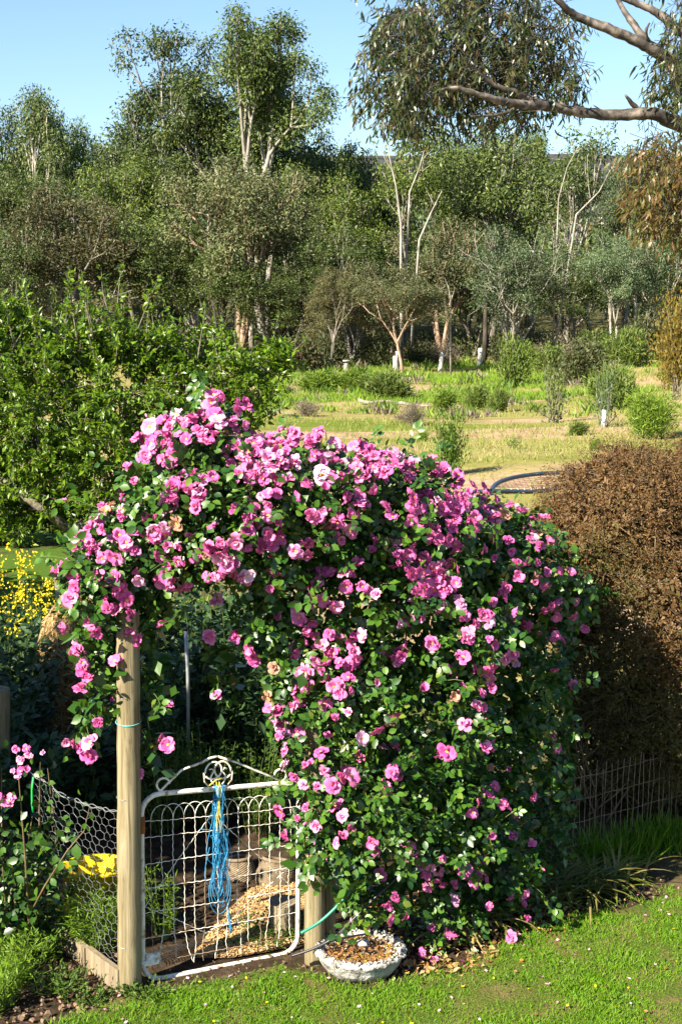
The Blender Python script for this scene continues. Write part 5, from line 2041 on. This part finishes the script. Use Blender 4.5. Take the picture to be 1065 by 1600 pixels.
BL = [blossom_mesh(40 + i, i % 4, 'petal_pale' if i in (5,) else 'petal') for i in range(10)]
lstem = MB()
CL = """335 645 3,330 680 2,348 668 2,280 660 1,240 710 2,270 695 3,258 725 3,290 698 2,265 745 2,240 745 2,300 690 2,345 690 2,405 700 3,380 715 2,430 715 3,400 740 4,370 745 2,440 745 4,390 765 3,420 770 3,350 730 2,310 760 2,320 790 2,
300 800 2,260 775 2,460 690 2,485 695 2,500 690 1,520 705 2,555 708 2,480 715 2,505 740 2,490 760 2,575 745 4,600 750 3,560 775 3,540 760 2,590 770 3,625 760 2,640 735 1,690 740 2,715 750 2,530 790 1,480 795 2,510 815 2,470 830 1,
410 800 2,430 800 2,375 825 2,350 855 3,330 880 2,360 880 1,345 845 2,400 855 1,405 890 1,430 840 1,440 870 1,200 800 2,175 825 2,165 855 2,180 875 2,205 860 1,235 855 3,230 845 2,195 890 1,285 875 3,245 905 1,260 915 2,290 920 1,
185 905 1,150 870 1,135 900 2,140 930 1,165 935 2,215 970 1,210 995 2,155 940 2,130 960 1,150 985 1,130 1010 2,135 1035 2,160 1025 1,145 1060 1,130 1080 1,163 1130 1,137 1143 1,147 1165 2,143 1180 1,330 1000 1,340 945 1,345 1092 1,
228 1100 1,238 1160 1,222 1210 1,425 925 1,455 925 1,400 990 1,375 995 1,385 1020 1,405 1035 1,500 905 2,510 915 2,490 940 2,470 950 1,500 955 2,465 975 1,560 900 2,605 890 2,600 870 2,535 945 1,580 930 1,632 920 2,655 880 3,680 880 3,
650 875 2,640 905 1,690 935 3,660 945 2,665 965 1,710 970 1,740 965 2,725 985 1,495 990 1,515 990 2,525 1015 3,555 990 2,560 1005 2,490 1000 1,560 1020 1,470 1040 1,535 1050 1,545 1065 2,578 1065 1,535 1085 1,485 1075 2,500 1080 1,
487 1095 1,545 1105 1,600 1040 1,595 1110 1,560 1135 1,585 1165 1,635 1005 2,650 1000 2,665 1045 1,715 1050 1,715 1010 1,770 1005 2,745 995 1,745 1040 1,720 1105 1,740 1075 1,715 1130 1,685 1150 1,730 1155 1,740 1090 1,425 1110 2,
430 1130 2,445 1130 2,440 1150 1,465 1145 1,450 1170 1,500 1180 1,505 1205 2,525 1205 1,490 1225 1,545 1230 1,610 1220 1,610 1200 1,660 1225 1,475 1290 1,470 1260 1,500 1275 1,552 1278 1,545 1300 1,562 1335 1,585 1300 1,645 1310 3,
650 1320 1,678 1325 1,655 1365 2,675 1365 3,690 1365 2,710 1345 1,740 1345 2,760 1345 1,727 1270 1,760 1260 1,815 1280 1,805 1270 1,730 1385 1,790 1390 1,800 1435 2,713 1420 1,745 1420 1,710 1450 1,665 1455 1,670 1470 2,680 1490 1,
705 1490 1,672 1528 1,590 1410 2,600 1400 2,650 790 3,670 800 3,690 810 3,710 800 3,690 830 3,730 810 3,750 815 4,725 830 2,760 830 3,660 820 2,630 800 2,700 850 2,640 850 2,760 790 2,790 795 3,820 810 3,850 820 2,835 830 2,780 830 1,
820 880 1,800 860 2,790 900 2,820 910 1,770 880 1,885 905 1,930 938 1,860 900 1,905 945 1,840 915 1,845 940 2,870 950 1,880 1000 1,800 950 2,820 945 1,790 940 2,800 980 2,850 1005 1,825 960 1,860 1060 1,890 1075 1,885 1090 1,910 1038 1,
850 1045 1,845 1170 1,835 1170 1,770 1190 1,805 1230 1,815 1315 1,845 1335 1,850 1400 1,840 1365 1,690 1060 1"""
spots = []
for tok in CL.replace('\n', '').split(','):
    x, y, k_ = map(int, tok.split())
    for q in range(k_):
        s = 0 if q == 0 else 13
        spots.append((x + random.gauss(0, 3) + random.uniform(-s, s), y + random.gauss(0, 3) + random.uniform(-s, s)))


def hit_rose(px, py):
    o_ = np.array((0, 0, H))
    d = np.array(unit(np.array(ray(px, py))[None])[0])
    best = None
    for i in range(len(EC)):
        oc = (o_ - EC[i]) / ER[i]
        dd = d / ER[i]
        A_, B_, C_ = (dd * dd).sum(), 2 * (oc * dd).sum(), (oc * oc).sum() - 1
        D_ = B_ * B_ - 4 * A_ * C_
        if D_ > 0:
            t = (-B_ - math.sqrt(D_)) / (2 * A_)
            if best is None or t < best[0]:
                p = o_ + d * t
                best = (t, p, unit(((p - EC[i]) / ER[i] ** 2)[None])[0])
    if best is None:
        # beyond the mass: on a shoot, level with the nearest lobe
        e = min(range(len(EC)), key=lambda i: (ELL[i][0] - px) ** 2 + (ELL[i][1] - py) ** 2)
        p = np.array(P(px, py, float(EC[e][1]) - .03))
        return p, np.array((0, -.8, .3)), True
    return best[1], best[2], False


placed = 0
for k_, (px, py) in enumerate(spots):
    p, nrm, loose = hit_rose(px, py)
    p = p + nrm * random.uniform(.085, .145)
    d = unit((nrm * .8 + g.normal(0, .42, 3) + np.array((-.12, -.25, .28)))[None])[0]
    o = bpy.data.objects.new('blossom', BL[random.randrange(len(BL))])
    link(o, rose)
    q = Vector(d).to_track_quat('Z', 'Y')
    sc = random.choice((random.uniform(.028, .042), random.uniform(.038, .052), random.uniform(.042, .054)))
    o.matrix_local = Matrix.Translation(Vector(p - RB)) @ q.to_matrix().to_4x4() @ Matrix.Rotation(random.uniform(0, 6), 4, 'Z') @ Matrix.Scale(sc, 4)
    placed += 1
    if loose:
        e_ = min(range(len(EC)), key=lambda i: float(((EC[i] - p) ** 2).sum()))
        q0 = Vector(EC[e_] - RB)
        q1 = Vector(p - RB)
        md = q0.lerp(q1, .6) + Vector((random.gauss(0, .03), random.gauss(0, .02), .05))
        lstem.tube([q0.lerp(md, .3), md, q1.lerp(md, .3) + Vector((0, 0, .01)), q1], [.003, .0026, .0022, .002], 4)
    if placed == 300:
        break
print('blossoms', placed, 'spots', len(spots))
if lstem.v:
    lstem.build('flower_stalks', M['stem'], rose)['kind'] = 'stuff'
# the smaller rest of the flowers, half hidden, and the buds
mb = MB()
vv = [np.array([v.co[:] for v in m.vertices]) for m in BL]
ff = [[tuple(f.vertices) for f in m.polygons] for m in BL]
fm = [[f.material_index for f in m.polygons] for m in BL]
extra = spots[placed:] + [(x + random.gauss(0, 15), y + random.gauss(0, 15)) for q_ in (0, 1, 2) for x, y in spots if random.random() < (.8 if y < 880 else .38)] + [(random.gauss(660, 150), random.gauss(880, 150)) for _ in range(40)]
for (px, py) in extra:
    p, nrm, loose = hit_rose(px, py)
    if loose:
        continue
    p = p + nrm * random.uniform(.06, .13)
    d = unit((nrm + g.normal(0, .5, 3))[None])[0]
    X, Y, Z = frames(np.array([Vector(d).orthogonal().normalized()[:]]), d[None])
    i = random.randrange(len(BL))
    w_ = (vv[i][:, 0:1] * X + vv[i][:, 1:2] * Y + vv[i][:, 2:3] * Z) * random.uniform(.026, .044) + p - RB
    b_ = len(mb.v)
    mb.v += [tuple(q) for q in w_]
    mb.f += [tuple(j + b_ for j in f) for f in ff[i]]
    t_ = random.random()
    mb.m += [1 if q_ else (0 if t_ < .84 else 2 if t_ < .95 else 3) for q_ in fm[i]]
mb.build('small_blossoms', [M['petal'], M['stamen'], M['petal_pale'], M['petal_spent']], rose)['kind'] = 'stuff'
mb = MB()
for (p, d) in spr_tips:
    if random.random() < .3:
        r = random.uniform(.004, .008)
        mb.tube([p - Vector(RB), p + d * r * 1.2 - Vector(RB), p + d * r * 3 - Vector(RB), p + d * r * 4 - Vector(RB)], [r * .5, r, r * .8, r * .1], 6, mi=random.choice((0, 0, 1)))
mb.build('buds', [M['petal'], M['stem']], rose)['kind'] = 'stuff'


# ---- small rose bush on the left
def small_rose():
    g = np.random.default_rng(55)
    b = on(40, 1520, 7.3)
    root = empty('rose_bush', b, 'small rose bush with a few pink flowers at the left edge', 'rose')
    mb = MB()
    A, U = [], []
    tipsP = [(30, 1175), (60, 1190), (5, 1240), (75, 1200), (20, 1300), (60, 1320), (0, 1340), (100, 1370), (-20, 1280), (40, 1400), (10, 1430), (85, 1300), (-30, 1380), (60, 1250), (0, 1200), (30, 1350), (70, 1420), (-10, 1460)]
    for (px, py) in tipsP:
        e = P(px + random.uniform(-8, 8), py, 7.3 + random.uniform(-.3, .3)) - b
        p0 = Vector((random.uniform(-.1, .1), random.uniform(-.1, .1), 0))
        m2 = p0.lerp(e, .55) + Vector(g.normal(0, .06, 3))
        mb.tube([p0, m2, e], [.009, .006, .002], 5, cap=False)
        for v in g.uniform(.25, 1, 110 if py > 1260 else 16):
            pt = p0.lerp(m2, v * 2) if v < .5 else m2.lerp(e, v * 2 - 1)
            A.append(tuple(pt + Vector(g.normal(0, .08, 3))))
    A = np.array(A)
    mb.build('stems', M['cane'], root)
    obj('foliage', scatter('foliage', LEAF_OVAL, A, g.normal(0, 1, A.shape) + np.array((0, -.4, -.2)), g.normal(0, .6, A.shape) + np.array((-.3, -.4, .8)), g.uniform(.035, .065, len(A)), M['rose'], width=1.15, smooth=True), root, 'stuff')
    # one long shoot that reaches over the netting with big leaves
    sh = [P(52, 1420, 7.0) - b, P(70, 1385, 6.95) - b, P(105, 1330, 6.9) - b, P(132, 1298, 6.88) - b, P(140, 1262, 6.87) - b]
    m2 = MB()
    m2.tube(sh, [.006, .005, .004, .003, .0015], 5)
    m2.build('shoot', M['cane'], root)
    lf = scatter('leaf', LEAF_OVAL, np.zeros((1, 3)), np.array([(0, 1., 0)]), np.array([(0, 0, 1.)]), 1.0, M['rose'], width=1.2, smooth=True)
    for (px, py, s, up) in [(120, 1318, .085, -1), (72, 1322, .055, 1), (88, 1335, .05, -1), (98, 1345, .055, -1), (80, 1372, .05, -.5), (60, 1310, .045, .6), (130, 1295, .04, .8), (145, 1280, .035, 1), (105, 1290, .04, .5)]:
        o = bpy.data.objects.new('leaf', lf)
        link(o, root)
        d = Vector((random.uniform(-.5, .5), -.3, up)).normalized()
        x, y_, z_ = frames(np.array([d[:]]), np.array([(random.uniform(-.4, .2), -1, .5)]))
        m4 = Matrix(((x[0][0], y_[0][0], z_[0][0]), (x[0][1], y_[0][1], z_[0][1]), (x[0][2], y_[0][2], z_[0][2]))).to_4x4()
        o.matrix_local = Matrix.Translation(P(px, py, 6.86) - b) @ m4 @ Matrix.Scale(s, 4)
    for (px, py, s) in [(26, 1172, .034), (42, 1170, .034), (32, 1186, .036), (45, 1180, .03), (68, 1176, .024), (33, 1205, .034), (42, 1202, .03), (22, 1205, .024), (2, 1247, .045), (16, 1250, .048), (10, 1255, .04), (28, 1213, .022)]:
        o = bpy.data.objects.new('blossom', BL[random.randrange(len(BL))])
        link(o, root)
        q = Vector((random.uniform(-.6, .3), -.7, random.uniform(.2, .9))).to_track_quat('Z', 'Y')
        o.matrix_local = Matrix.Translation(P(px, py, 7.05) - b) @ q.to_matrix().to_4x4() @ Matrix.Scale(s * .8, 4)


small_rose()
mb = MB()
mb.tube([(0, 0, 0), (-.006, 0, .07), (-.004, 0, .15), (.006, 0, .22)], .006, 5)
tag(mb.build('plant_tie', M['green_tie'], loc=P(53, 1275, 7.35)), 'bright green plastic tie strip beside the netting end', 'tie')


# ---- strappy plants and dead leaves at the foot of the roses
def strap_clump(px, py, y, n, L, label, seed, mats=('strap',)):
    g = np.random.default_rng(seed)
    b = on(px, py, y)
    root = empty('lily_clump', b, label, 'lily')
    mb = MB()
    for q in range(n):
        az = g.uniform(0, 6.28)
        d = Vector((math.cos(az) * .6, math.sin(az) * .6, g.uniform(.5, 1.2))).normalized()
        p = Vector((g.normal(0, L * .22), g.normal(0, L * .15), 0))
        ll = L * g.uniform(.5, 1.1)
        pts = [p]
        for k_ in range(6):
            d = (d + Vector((0, 0, -.22))).normalized()
            p = p + d * ll / 6
            p.z = max(p.z, .012)
            pts.append(p.copy())
        s = Vector((-math.sin(az), math.cos(az), 0)) * .008
        w_ = [.6, 1, 1, .9, .75, .5, .05]
        mb.add([q_ + s * w_[i] * sg for i, q_ in enumerate(pts) for sg in (-1, 1)], [(i * 2, i * 2 + 1, i * 2 + 3, i * 2 + 2) for i in range(6)])
    mb.build('blades', M[mats[0]], root)['kind'] = 'stuff'


strap_clump(880, 1395, 8.0, 150, .42, 'strappy lily leaves in the shade between the roses and the brown bush', 1)
strap_clump(940, 1375, 8.15, 120, .40, 'strappy green leaves nearest the bare soil under the brown bush', 2)
strap_clump(760, 1440, 7.6, 110, .32, 'yellowing strap leaves under the lowest roses', 3)
strap_clump(715, 1460, 7.5, 60, .30, 'pale dead strap leaves beside the concrete bowl', 4, ('straw',))
strap_clump(820, 1415, 7.8, 80, .36, 'strap leaves at the end of the rose wall', 5)
for i, (px, y, lb) in enumerate([(1030, 8.75, 'tall green grass clump against the wire fence at the right edge'), (985, 8.6, 'green grass clump under the woven wire fence'), (1075, 8.7, 'grass clump cut by the right edge below the wire fence'), (945, 8.5, 'grass clump at the shaded end of the wire fence')]):
    b = on(px, 1340, y)
    root = empty('grass_clump', b, lb, 'grass clump')
    m = 300
    gg = np.random.default_rng(60 + i)
    A = np.column_stack([gg.normal(0, .11, m), gg.normal(0, .07, m), np.zeros(m)])
    obj('blades', scatter('blades', BLADE, A, np.column_stack([gg.normal(0, .4, m), gg.normal(0, .4, m), np.ones(m)]), rnd_dir(m, gg), gg.uniform(.08, .24, m), M['grass'], width=.3), root, 'stuff')
m = 1500
A = []
while len(A) < m:
    p = G(random.uniform(560, 900), random.uniform(1400, 1530))
    if p.y > lawn_back(p.x) - .12:
        A.append((p.x, p.y, random.uniform(.008, .03)))
A = np.array(A)
obj('dead_leaves', scatter('dead_leaves', LEAF_PLUM, A, np.column_stack([rnd_dir(m)[:, :2], rs.normal(.1, .3, m)]), np.tile((0, 0, 1.), (m, 1)) + rs.normal(0, .5, (m, 3)), rs.uniform(.015, .05, m), [M['litter'], M['straw']], (rs.uniform(0, 1, m) < .4).astype(int), width=1.1), kind='stuff')


# ---- woven wire fence on the right, under the brown bush
def wire_fence():
    A, B = P(850, 1372, 8.3), P(1130, 1300, 9.15)
    A.z = B.z = 0
    root = empty('wire_fence', A, 'rusty woven wire fence running under the brown bush', 'fence')
    D = B - A
    n = 36
    for i in range(n):
        u = (i + random.uniform(-.2, .2)) / (n - 1)
        p = D * u
        mb = MB()
        hh = .62 + random.uniform(-.05, .03)
        mb.tube([p, p + Vector((random.uniform(-.01, .01), .004, hh * .35)), p + Vector((random.uniform(-.012, .012), 0, hh * .7)), p + Vector((random.uniform(-.015, .015), 0, hh))], .0019, 5)
        mb.build('upright_wire', M['wire_rust'], root)
    for z in (.12, .27, .42, .56):
        mb = MB()
        mb.tube([D * u + Vector((0, .006, z + random.uniform(-.006, .006))) for u in np.linspace(0, 1, 16)], .0017, 5)
        mb.build('line_wire', M['wire_rust'], root)


wire_fence()


# ---- brown bush
def brown_bush():
    g = np.random.default_rng(66)
    b = on(990, 1330, 9.35)
    root = empty('brown_bush', b, 'big dense brown dry bush leaning over the wire fence', 'bush')
    lobes = [(975, 800, 9.4, 125, 100, .8), (1070, 800, 9.5, 110, 105, .8), (930, 860, 9.3, 95, 100, .6), (1040, 930, 9.2, 130, 150, .75), (975, 1010, 9.15, 75, 130, .5), (1060, 1090, 9.1, 95, 140, .55), (1120, 950, 9.3, 110, 200, .8), (870, 820, 9.3, 45, 45, .3),
             (900, 920, 9.3, 55, 90, .4), (915, 1040, 9.4, 50, 90, .4), (940, 1150, 9.5, 60, 90, .4), (1020, 1180, 9.45, 90, 90, .5), (1000, 1240, 9.6, 110, 70, .4), (1090, 1220, 9.5, 80, 90, .4), (910, 1200, 9.6, 60, 90, .3), (1000, 740, 9.4, 60, 40, .4), (980, 1130, 9.1, 50, 80, .3), (950, 770, 9.4, 55, 45, .4)]
    c_, r_ = [], []
    for (px, py, y, rx, ry, rd) in lobes:
        c = P(px, py, y)
        s = (c - Vector((0, 0, H))).length / F
        c_.append(np.array(c))
        r_.append(np.array((rx * s, rd, ry * s)))
    A, U, RR = [], [], []
    mb = MB()
    for i, (c, r) in enumerate(zip(c_, r_)):
        n = int((r[0] * r[2] + r[0] * r[1] + r[1] * r[2]) * 4.2 * 11500)
        u = rnd_dir(n, g)
        u = u[u[:, 1] < .5]
        n = len(u)
        p = c + u * r * np.where(g.uniform(0, 1, n) < .8, g.normal(1, .085, n), g.uniform(.5, .9, n))[:, None]
        rad = np.linalg.norm((p - c) / r, axis=1)
        ok = np.ones(n, bool)
        for j in range(len(c_)):
            if j != i:
                ok &= (((p - c_[j]) / (r_[j] * .7)) ** 2).sum(1) > 1
        cl = np.array([noise.noise((x * 6, y * 6, z * 6)) for x, y, z in p])
        p = p + u * r * (cl * .16)[:, None]
        cl += .8 * np.array([noise.noise((x * 17, y * 17, z * 17)) for x, y, z in p])
        ok &= (cl + g.normal(0, .15, n) > -.05) | (rad < .9)
        p, u = p[ok], u[ok]
        A.append(p)
        RR.append(rad[ok])
        U.append(unit(u / r))
        for q in range(int(n * .012)):
            e = c + rnd_dir(1, g)[0] * r * g.uniform(.95, 1.1)
            if e[1] > c[1] + .2:
                continue
            st = c + (e - c) * .6
            m2 = (st + e) / 2 + g.normal(0, .05, 3)
            mb.tube([Vector(st) - b, Vector(m2) - b, Vector(e) - b], [.004, .003, .0015], 3, cap=False, mi=0 if g.random() < .6 else 1)
    SX = []
    for q in range(1500):
        i = int(g.integers(0, len(A)))
        j = int(g.integers(0, len(A[i])))
        if RR[i][j] < .95:
            continue
        p_ = Vector(A[i][j]) - b
        d = Vector(unit((U[i][j] * .35 + g.normal(0, .6, 3))[None])[0])
        pts = [p_]
        for k_ in range(3):
            d = (d + Vector(g.normal(0, .4, 3))).normalized()
            pts.append(pts[-1] + d * g.uniform(.02, .05))
        mb.tube(pts, [.0016, .0014, .0012, .0008], 3, cap=False, mi=0 if g.random() < .5 else 1)
        if q % 14 == 0 and U[i][j][2] > .2:
            L_ = [p_]
            d = Vector(unit((U[i][j] * .8 + g.normal(0, .35, 3) + np.array((0, 0, .4)))[None])[0])
            for k_ in range(5):
                d = (d + Vector(g.normal(0, .22, 3))).normalized()
                L_.append(L_[-1] + d * g.uniform(.025, .055))
                for k2 in range(5):
                    SX.append(tuple(L_[-1] + b + Vector(g.normal(0, .018, 3))))
            mb.tube(L_, [.0022, .002, .0018, .0015, .0012, .0008], 3, cap=False, mi=0)
    # bare stems near the ground and wild shoots
    for q in range(34):
        px = g.uniform(880, 1090)
        st = on(px, 1340, g.uniform(9.1, 9.6))
        e = P(px + g.normal(0, 75), g.uniform(1050, 1200), g.uniform(8.95, 9.4))
        m2 = (st + e) / 2 + Vector(g.normal(0, .07, 3))
        mb.tube([st - b, m2 - b, e - b], [.008, .006, .003], 4, cap=False, mi=1)
    for q in range(46):
        st = P(g.uniform(900, 1000), g.uniform(1080, 1260), 9.0)
        d = Vector((g.normal(-.3, .6), g.normal(-.2, .3), g.normal(0, .8))).normalized()
        pts = [st]
        for k_ in range(5):
            d = (d + Vector(g.normal(0, .25, 3)) + Vector((0, 0, -.08))).normalized()
            pts.append(pts[-1] + d * .07)
        mb.tube([q_ - b for q_ in pts], [.003, .0026, .0022, .0018, .0014, .001], 3, cap=False, mi=1)
    mb.build('stems', [M['bush_dark'], M['bush_pale']], root)['kind'] = 'stuff'
    A.append(np.array(SX))
    U.append(rnd_dir(len(SX), g))
    RR.append(np.ones(len(SX)))
    A, U = np.concatenate(A), np.concatenate(U)
    n = len(A)
    tt = np.array([noise.noise((x * 1.6, y * 1.6, z * 1.6 + 4)) for x, y, z in A]) + (1.6 - A[:, 2]) * .6 + g.normal(0, .28, n)
    mi = (tt > .12).astype(int)
    print('bush leaves', n)
    o = obj('foliage', scatter('foliage', LEAF_QUAD, A - np.array(b), g.normal(0, 1, (n, 3)) + np.array((0, 0, -.2)), U + g.normal(0, .7, (n, 3)), np.where(np.concatenate(RR) < .86, g.uniform(.05, .085, n), g.uniform(.012, .027, n)), [M['brown_leaf'], M['brown_green']], mi, width=.75), root, 'stuff')
    return root


brown_bush()


# ---- black hoops with netting behind the roses
def hoops():
    c = P(830, 772, 12.0)
    root = empty('netted_hoop_frame', c, 'black pipe hoop frame with netting between the roses and the brown bush', 'frame')
    t = MB()
    A_, B_ = P(720, 772, 11.4) - c, P(930, 760, 12.2) - c
    L = [A_.lerp(B_, q) + Vector((0, 0, .012 * math.sin(q * 9))) for q in np.linspace(0, 1, 24)]
    t.tube(L, .020, 9)
    t.build('cross_pipe', M['hoop'], root)
    cc = MB()
    Ls = [A_.lerp(B_, q) + Vector((.022 * math.cos(q * 130), .0, .022 * math.sin(q * 130))) for q in np.linspace(.0, .8, 150)]
    cc.tube(Ls, .0035, 4)
    cc.build('lashing', M['wire'], root)
    t = MB()
    el = []
    for a in np.linspace(0, 180, 40):
        px = 895 - 128 * math.cos(R(a))
        py = 771 - 33 * math.sin(R(a)) ** .75
        el.append(P(px, py, 11.65 + .9 * math.sin(R(a)) * 1.0 + .3 * a / 180) - c)
    t.tube(el, .019, 9)
    t.build('hoop', M['hoop'], root)
    nt_ = MB()
    for i in range(3, 36, 1):
        p = el[i]
        q = el[39 - i] if False else Vector((p.x, A_.lerp(B_, .5).y, A_.z + (B_.z - A_.z) * (i / 39)))
        nt_.tube([p, p.lerp(q, .5) - Vector((0, 0, .01)), q], .0016, 3, cap=False)
    for v in np.linspace(.12, .9, 7):
        nt_.tube([el[i].lerp(Vector((el[i].x, A_.lerp(B_, .5).y, A_.z + (B_.z - A_.z) * (i / 39))), v) for i in range(3, 36, 2)], .0016, 3, cap=False)
    nt_.build('netting', M['net'], root)['kind'] = 'stuff'
    t = MB()
    for px, y in ((735, 11.5),):
        p = P(px, 772, y)
        t.tube([p - c, Vector((p.x, p.y, float(gz(p.x, p.y)) - .1)) - c], .018, 8)
        t.build('leg', M['hoop'], root)
        t = MB()
    t = MB()
    t.tube([P(716, 776, 11.38) - c, P(735, 768, 11.42) - c], .03, 9)
    t.build('joint', M['net'], root)


hoops()


# ================================================================= OVERHANGING GUM
def near_gum():
    g = np.random.default_rng(404)
    Y0 = 17.0
    foot = Vector((8.6, 18.5, float(gz(8.6, 18.5))))
    root = empty('overhanging_gum', foot, 'near gum tree whose curved limbs and drooping leaves hang across the sky', 'tree')

    def curve(pts, sub=6):
        W = [P(*p) - foot for p in pts]
        out = []
        for i in range(len(W) - 1):
            p0, p1, p2, p3 = W[max(i - 1, 0)], W[i], W[i + 1], W[min(i + 2, len(W) - 1)]
            for q in range(sub):
                t = q / sub
                out.append(.5 * ((2 * p1) + (p2 - p0) * t + (2 * p0 - 5 * p1 + 4 * p2 - p3) * t * t + (3 * p1 - p0 - 3 * p2 + p3) * t ** 3))
        out.append(W[-1])
        return out

    s = 17.0 / F

    def limb(pts, r0, r1, name='limb', wob=.12):
        L = curve(pts)
        n = len(L)
        mb = MB()
        mb.tube([p + Vector(g.normal(0, 1, 3)) * r0 * wob * .3 for p in L], [(r0 + (r1 - r0) * i / (n - 1)) * (1 + g.normal(0, .05)) for i in range(n)], 10)
        mb.build(name, M['bark_near'], root)
        return L

    mb = MB()
    jn = P(1130, 190, 17.6) - foot
    mb.tube([Vector((0, 0, -.2)), Vector((.1, 0, 2)), Vector((.0, -.1, 4)), Vector((-.3, -.2, 6.2)), jn + Vector((.5, .3, .6)), jn + Vector((.6, .3, 3.2))], [.48, .40, .36, .32, .28, .2], 12)
    mb.build('trunk', M['bark_near'], root)
    tw = []
    L1 = limb([(1180, 215, 17.8), (1065, 196, 17.2), (1020, 178, 17.0), (960, 180, 16.9), (900, 174, 16.8), (860, 166, 16.7), (820, 152, 16.6), (800, 143, 16.5), (770, 132, 16.4), (745, 112, 16.3)], .09, .02)
    L2 = limb([(862, 166, 16.7), (830, 165, 16.5), (790, 160, 16.3), (755, 150, 16.1), (715, 138, 16.0), (690, 140, 15.9)], .065, .015)
    limb([(1000, 176, 17.0), (985, 160, 16.9), (976, 148, 16.85)], .04, .012, 'stub')
    L3 = limb([(1180, 230, 17.9), (1065, 118, 17.5), (1035, 88, 17.3), (1000, 66, 17.2), (955, 48, 17.1), (905, 28, 17.0), (880, 10, 16.9), (850, -25, 16.8)], .095, .03)
    L4 = limb([(1015, 74, 17.2), (990, 40, 17.3), (970, 10, 17.4), (950, -30, 17.5)], .055, .02)
    L5 = limb([(1075, 60, 17.8), (1040, 30, 17.8), (1010, 12, 17.8), (980, 0, 17.8), (950, -14, 17.8)], .06, .03)
    limb([(1012, 70, 17.2), (1008, 50, 17.1), (1014, 36, 17.1)], .03, .01, 'twig_limb')
    L6 = limb([(820, 152, 16.6), (800, 172, 16.5), (770, 180, 16.4), (735, 182, 16.3)], .03, .008, 'twig_limb')
    limb([(1130, 190, 17.6), (1095, 260, 17.0), (1060, 275, 16.7), (1030, 285, 16.5)], .05, .01, 'twig_limb')
    limb([(1150, 190, 17.6), (1100, 330, 17.0), (1065, 350, 16.8), (1040, 352, 16.6)], .04, .01, 'twig_limb')
    # foliage masses: pixel centre, half sizes, number of hanging sprays
    masses = [(a_, b_, c_, d_, e_ + .7, f_) for a_, b_, c_, d_, e_, f_ in [(640, 40, 60, 60, 16.2, 70), (700, 20, 90, 70, 16.4, 130), (780, 10, 80, 70, 16.6, 110), (850, 40, 60, 60, 16.6, 60), (620, 120, 58, 60, 15.9, 90), (690, 110, 80, 60, 16.1, 130), (770, 90, 80, 55, 16.4, 110), (840, 105, 65, 45, 16.5, 70),
              (650, 165, 50, 35, 15.9, 46), (780, 165, 90, 22, 16.3, 60), (885, 120, 34, 40, 16.6, 26), (720, -50, 140, 50, 16.5, 60), (600, 60, 20, 40, 16.0, 12)]]
    gold = [(1040, 260, 45, 55, 16.8, 80), (1060, 330, 55, 40, 16.6, 80), (1020, 230, 30, 25, 16.8, 22), (1035, 300, 45, 40, 16.6, 56), (1100, 290, 60, 110, 16.8, 90)]
    right = [(1050, 110, 28, 60, 17.2, 38), (1060, 60, 24, 50, 17.6, 24), (1085, 150, 50, 70, 17.3, 50), (1065, 10, 16, 20, 17.6, 8)]
    tb = MB()
    tpl = LEAF_LANCE
    for name, ms, mat in (('crown', masses + right, 'gum_near'), ('golden_crown', gold, 'gum_golden')):
        A, D = [], []
        for (px, py, rx, ry, y, n) in ms:
            for q in range(n):
                u = rnd_dir(1, g)[0] * g.uniform(.2, 1) ** .5
                a = P(px + u[0] * rx, py + u[2] * ry, y + u[1] * .8) - foot
                d = Vector((g.normal(-.25, .6), g.normal(0, .5), g.normal(-.15, .4))).normalized()
                p = a
                pts = [p - d * .25, p]
                for k_ in range(4):
                    d = (d + Vector((0, 0, -.32)) + Vector(g.normal(0, .12, 3))).normalized()
                    p = p + d * .09
                    pts.append(p)
                    for l in range(int(g.integers(3, 5))):
                        A.append(tuple(p + Vector(g.normal(0, .035, 3))))
                        D.append((d.x * .4 + g.normal(0, .45), d.y * .4 + g.normal(0, .45), -.9 + g.normal(0, .35)))
                tb.tube(pts, [.004, .0035, .003, .0025, .002, .0015], 3, cap=False)
        A, D = np.array(A), np.array(D)
        n = len(A)
        sz = g.uniform(.075, .14, n)
        N = rnd_dir(n, g) + np.array((0, -.3, 0))
        obj(name, scatter(name, tpl, A, D, N, sz, M[mat], width=1.25), root, 'stuff')
    tb.build('twigs', M['bark_dark'], root)['kind'] = 'stuff'


near_gum()
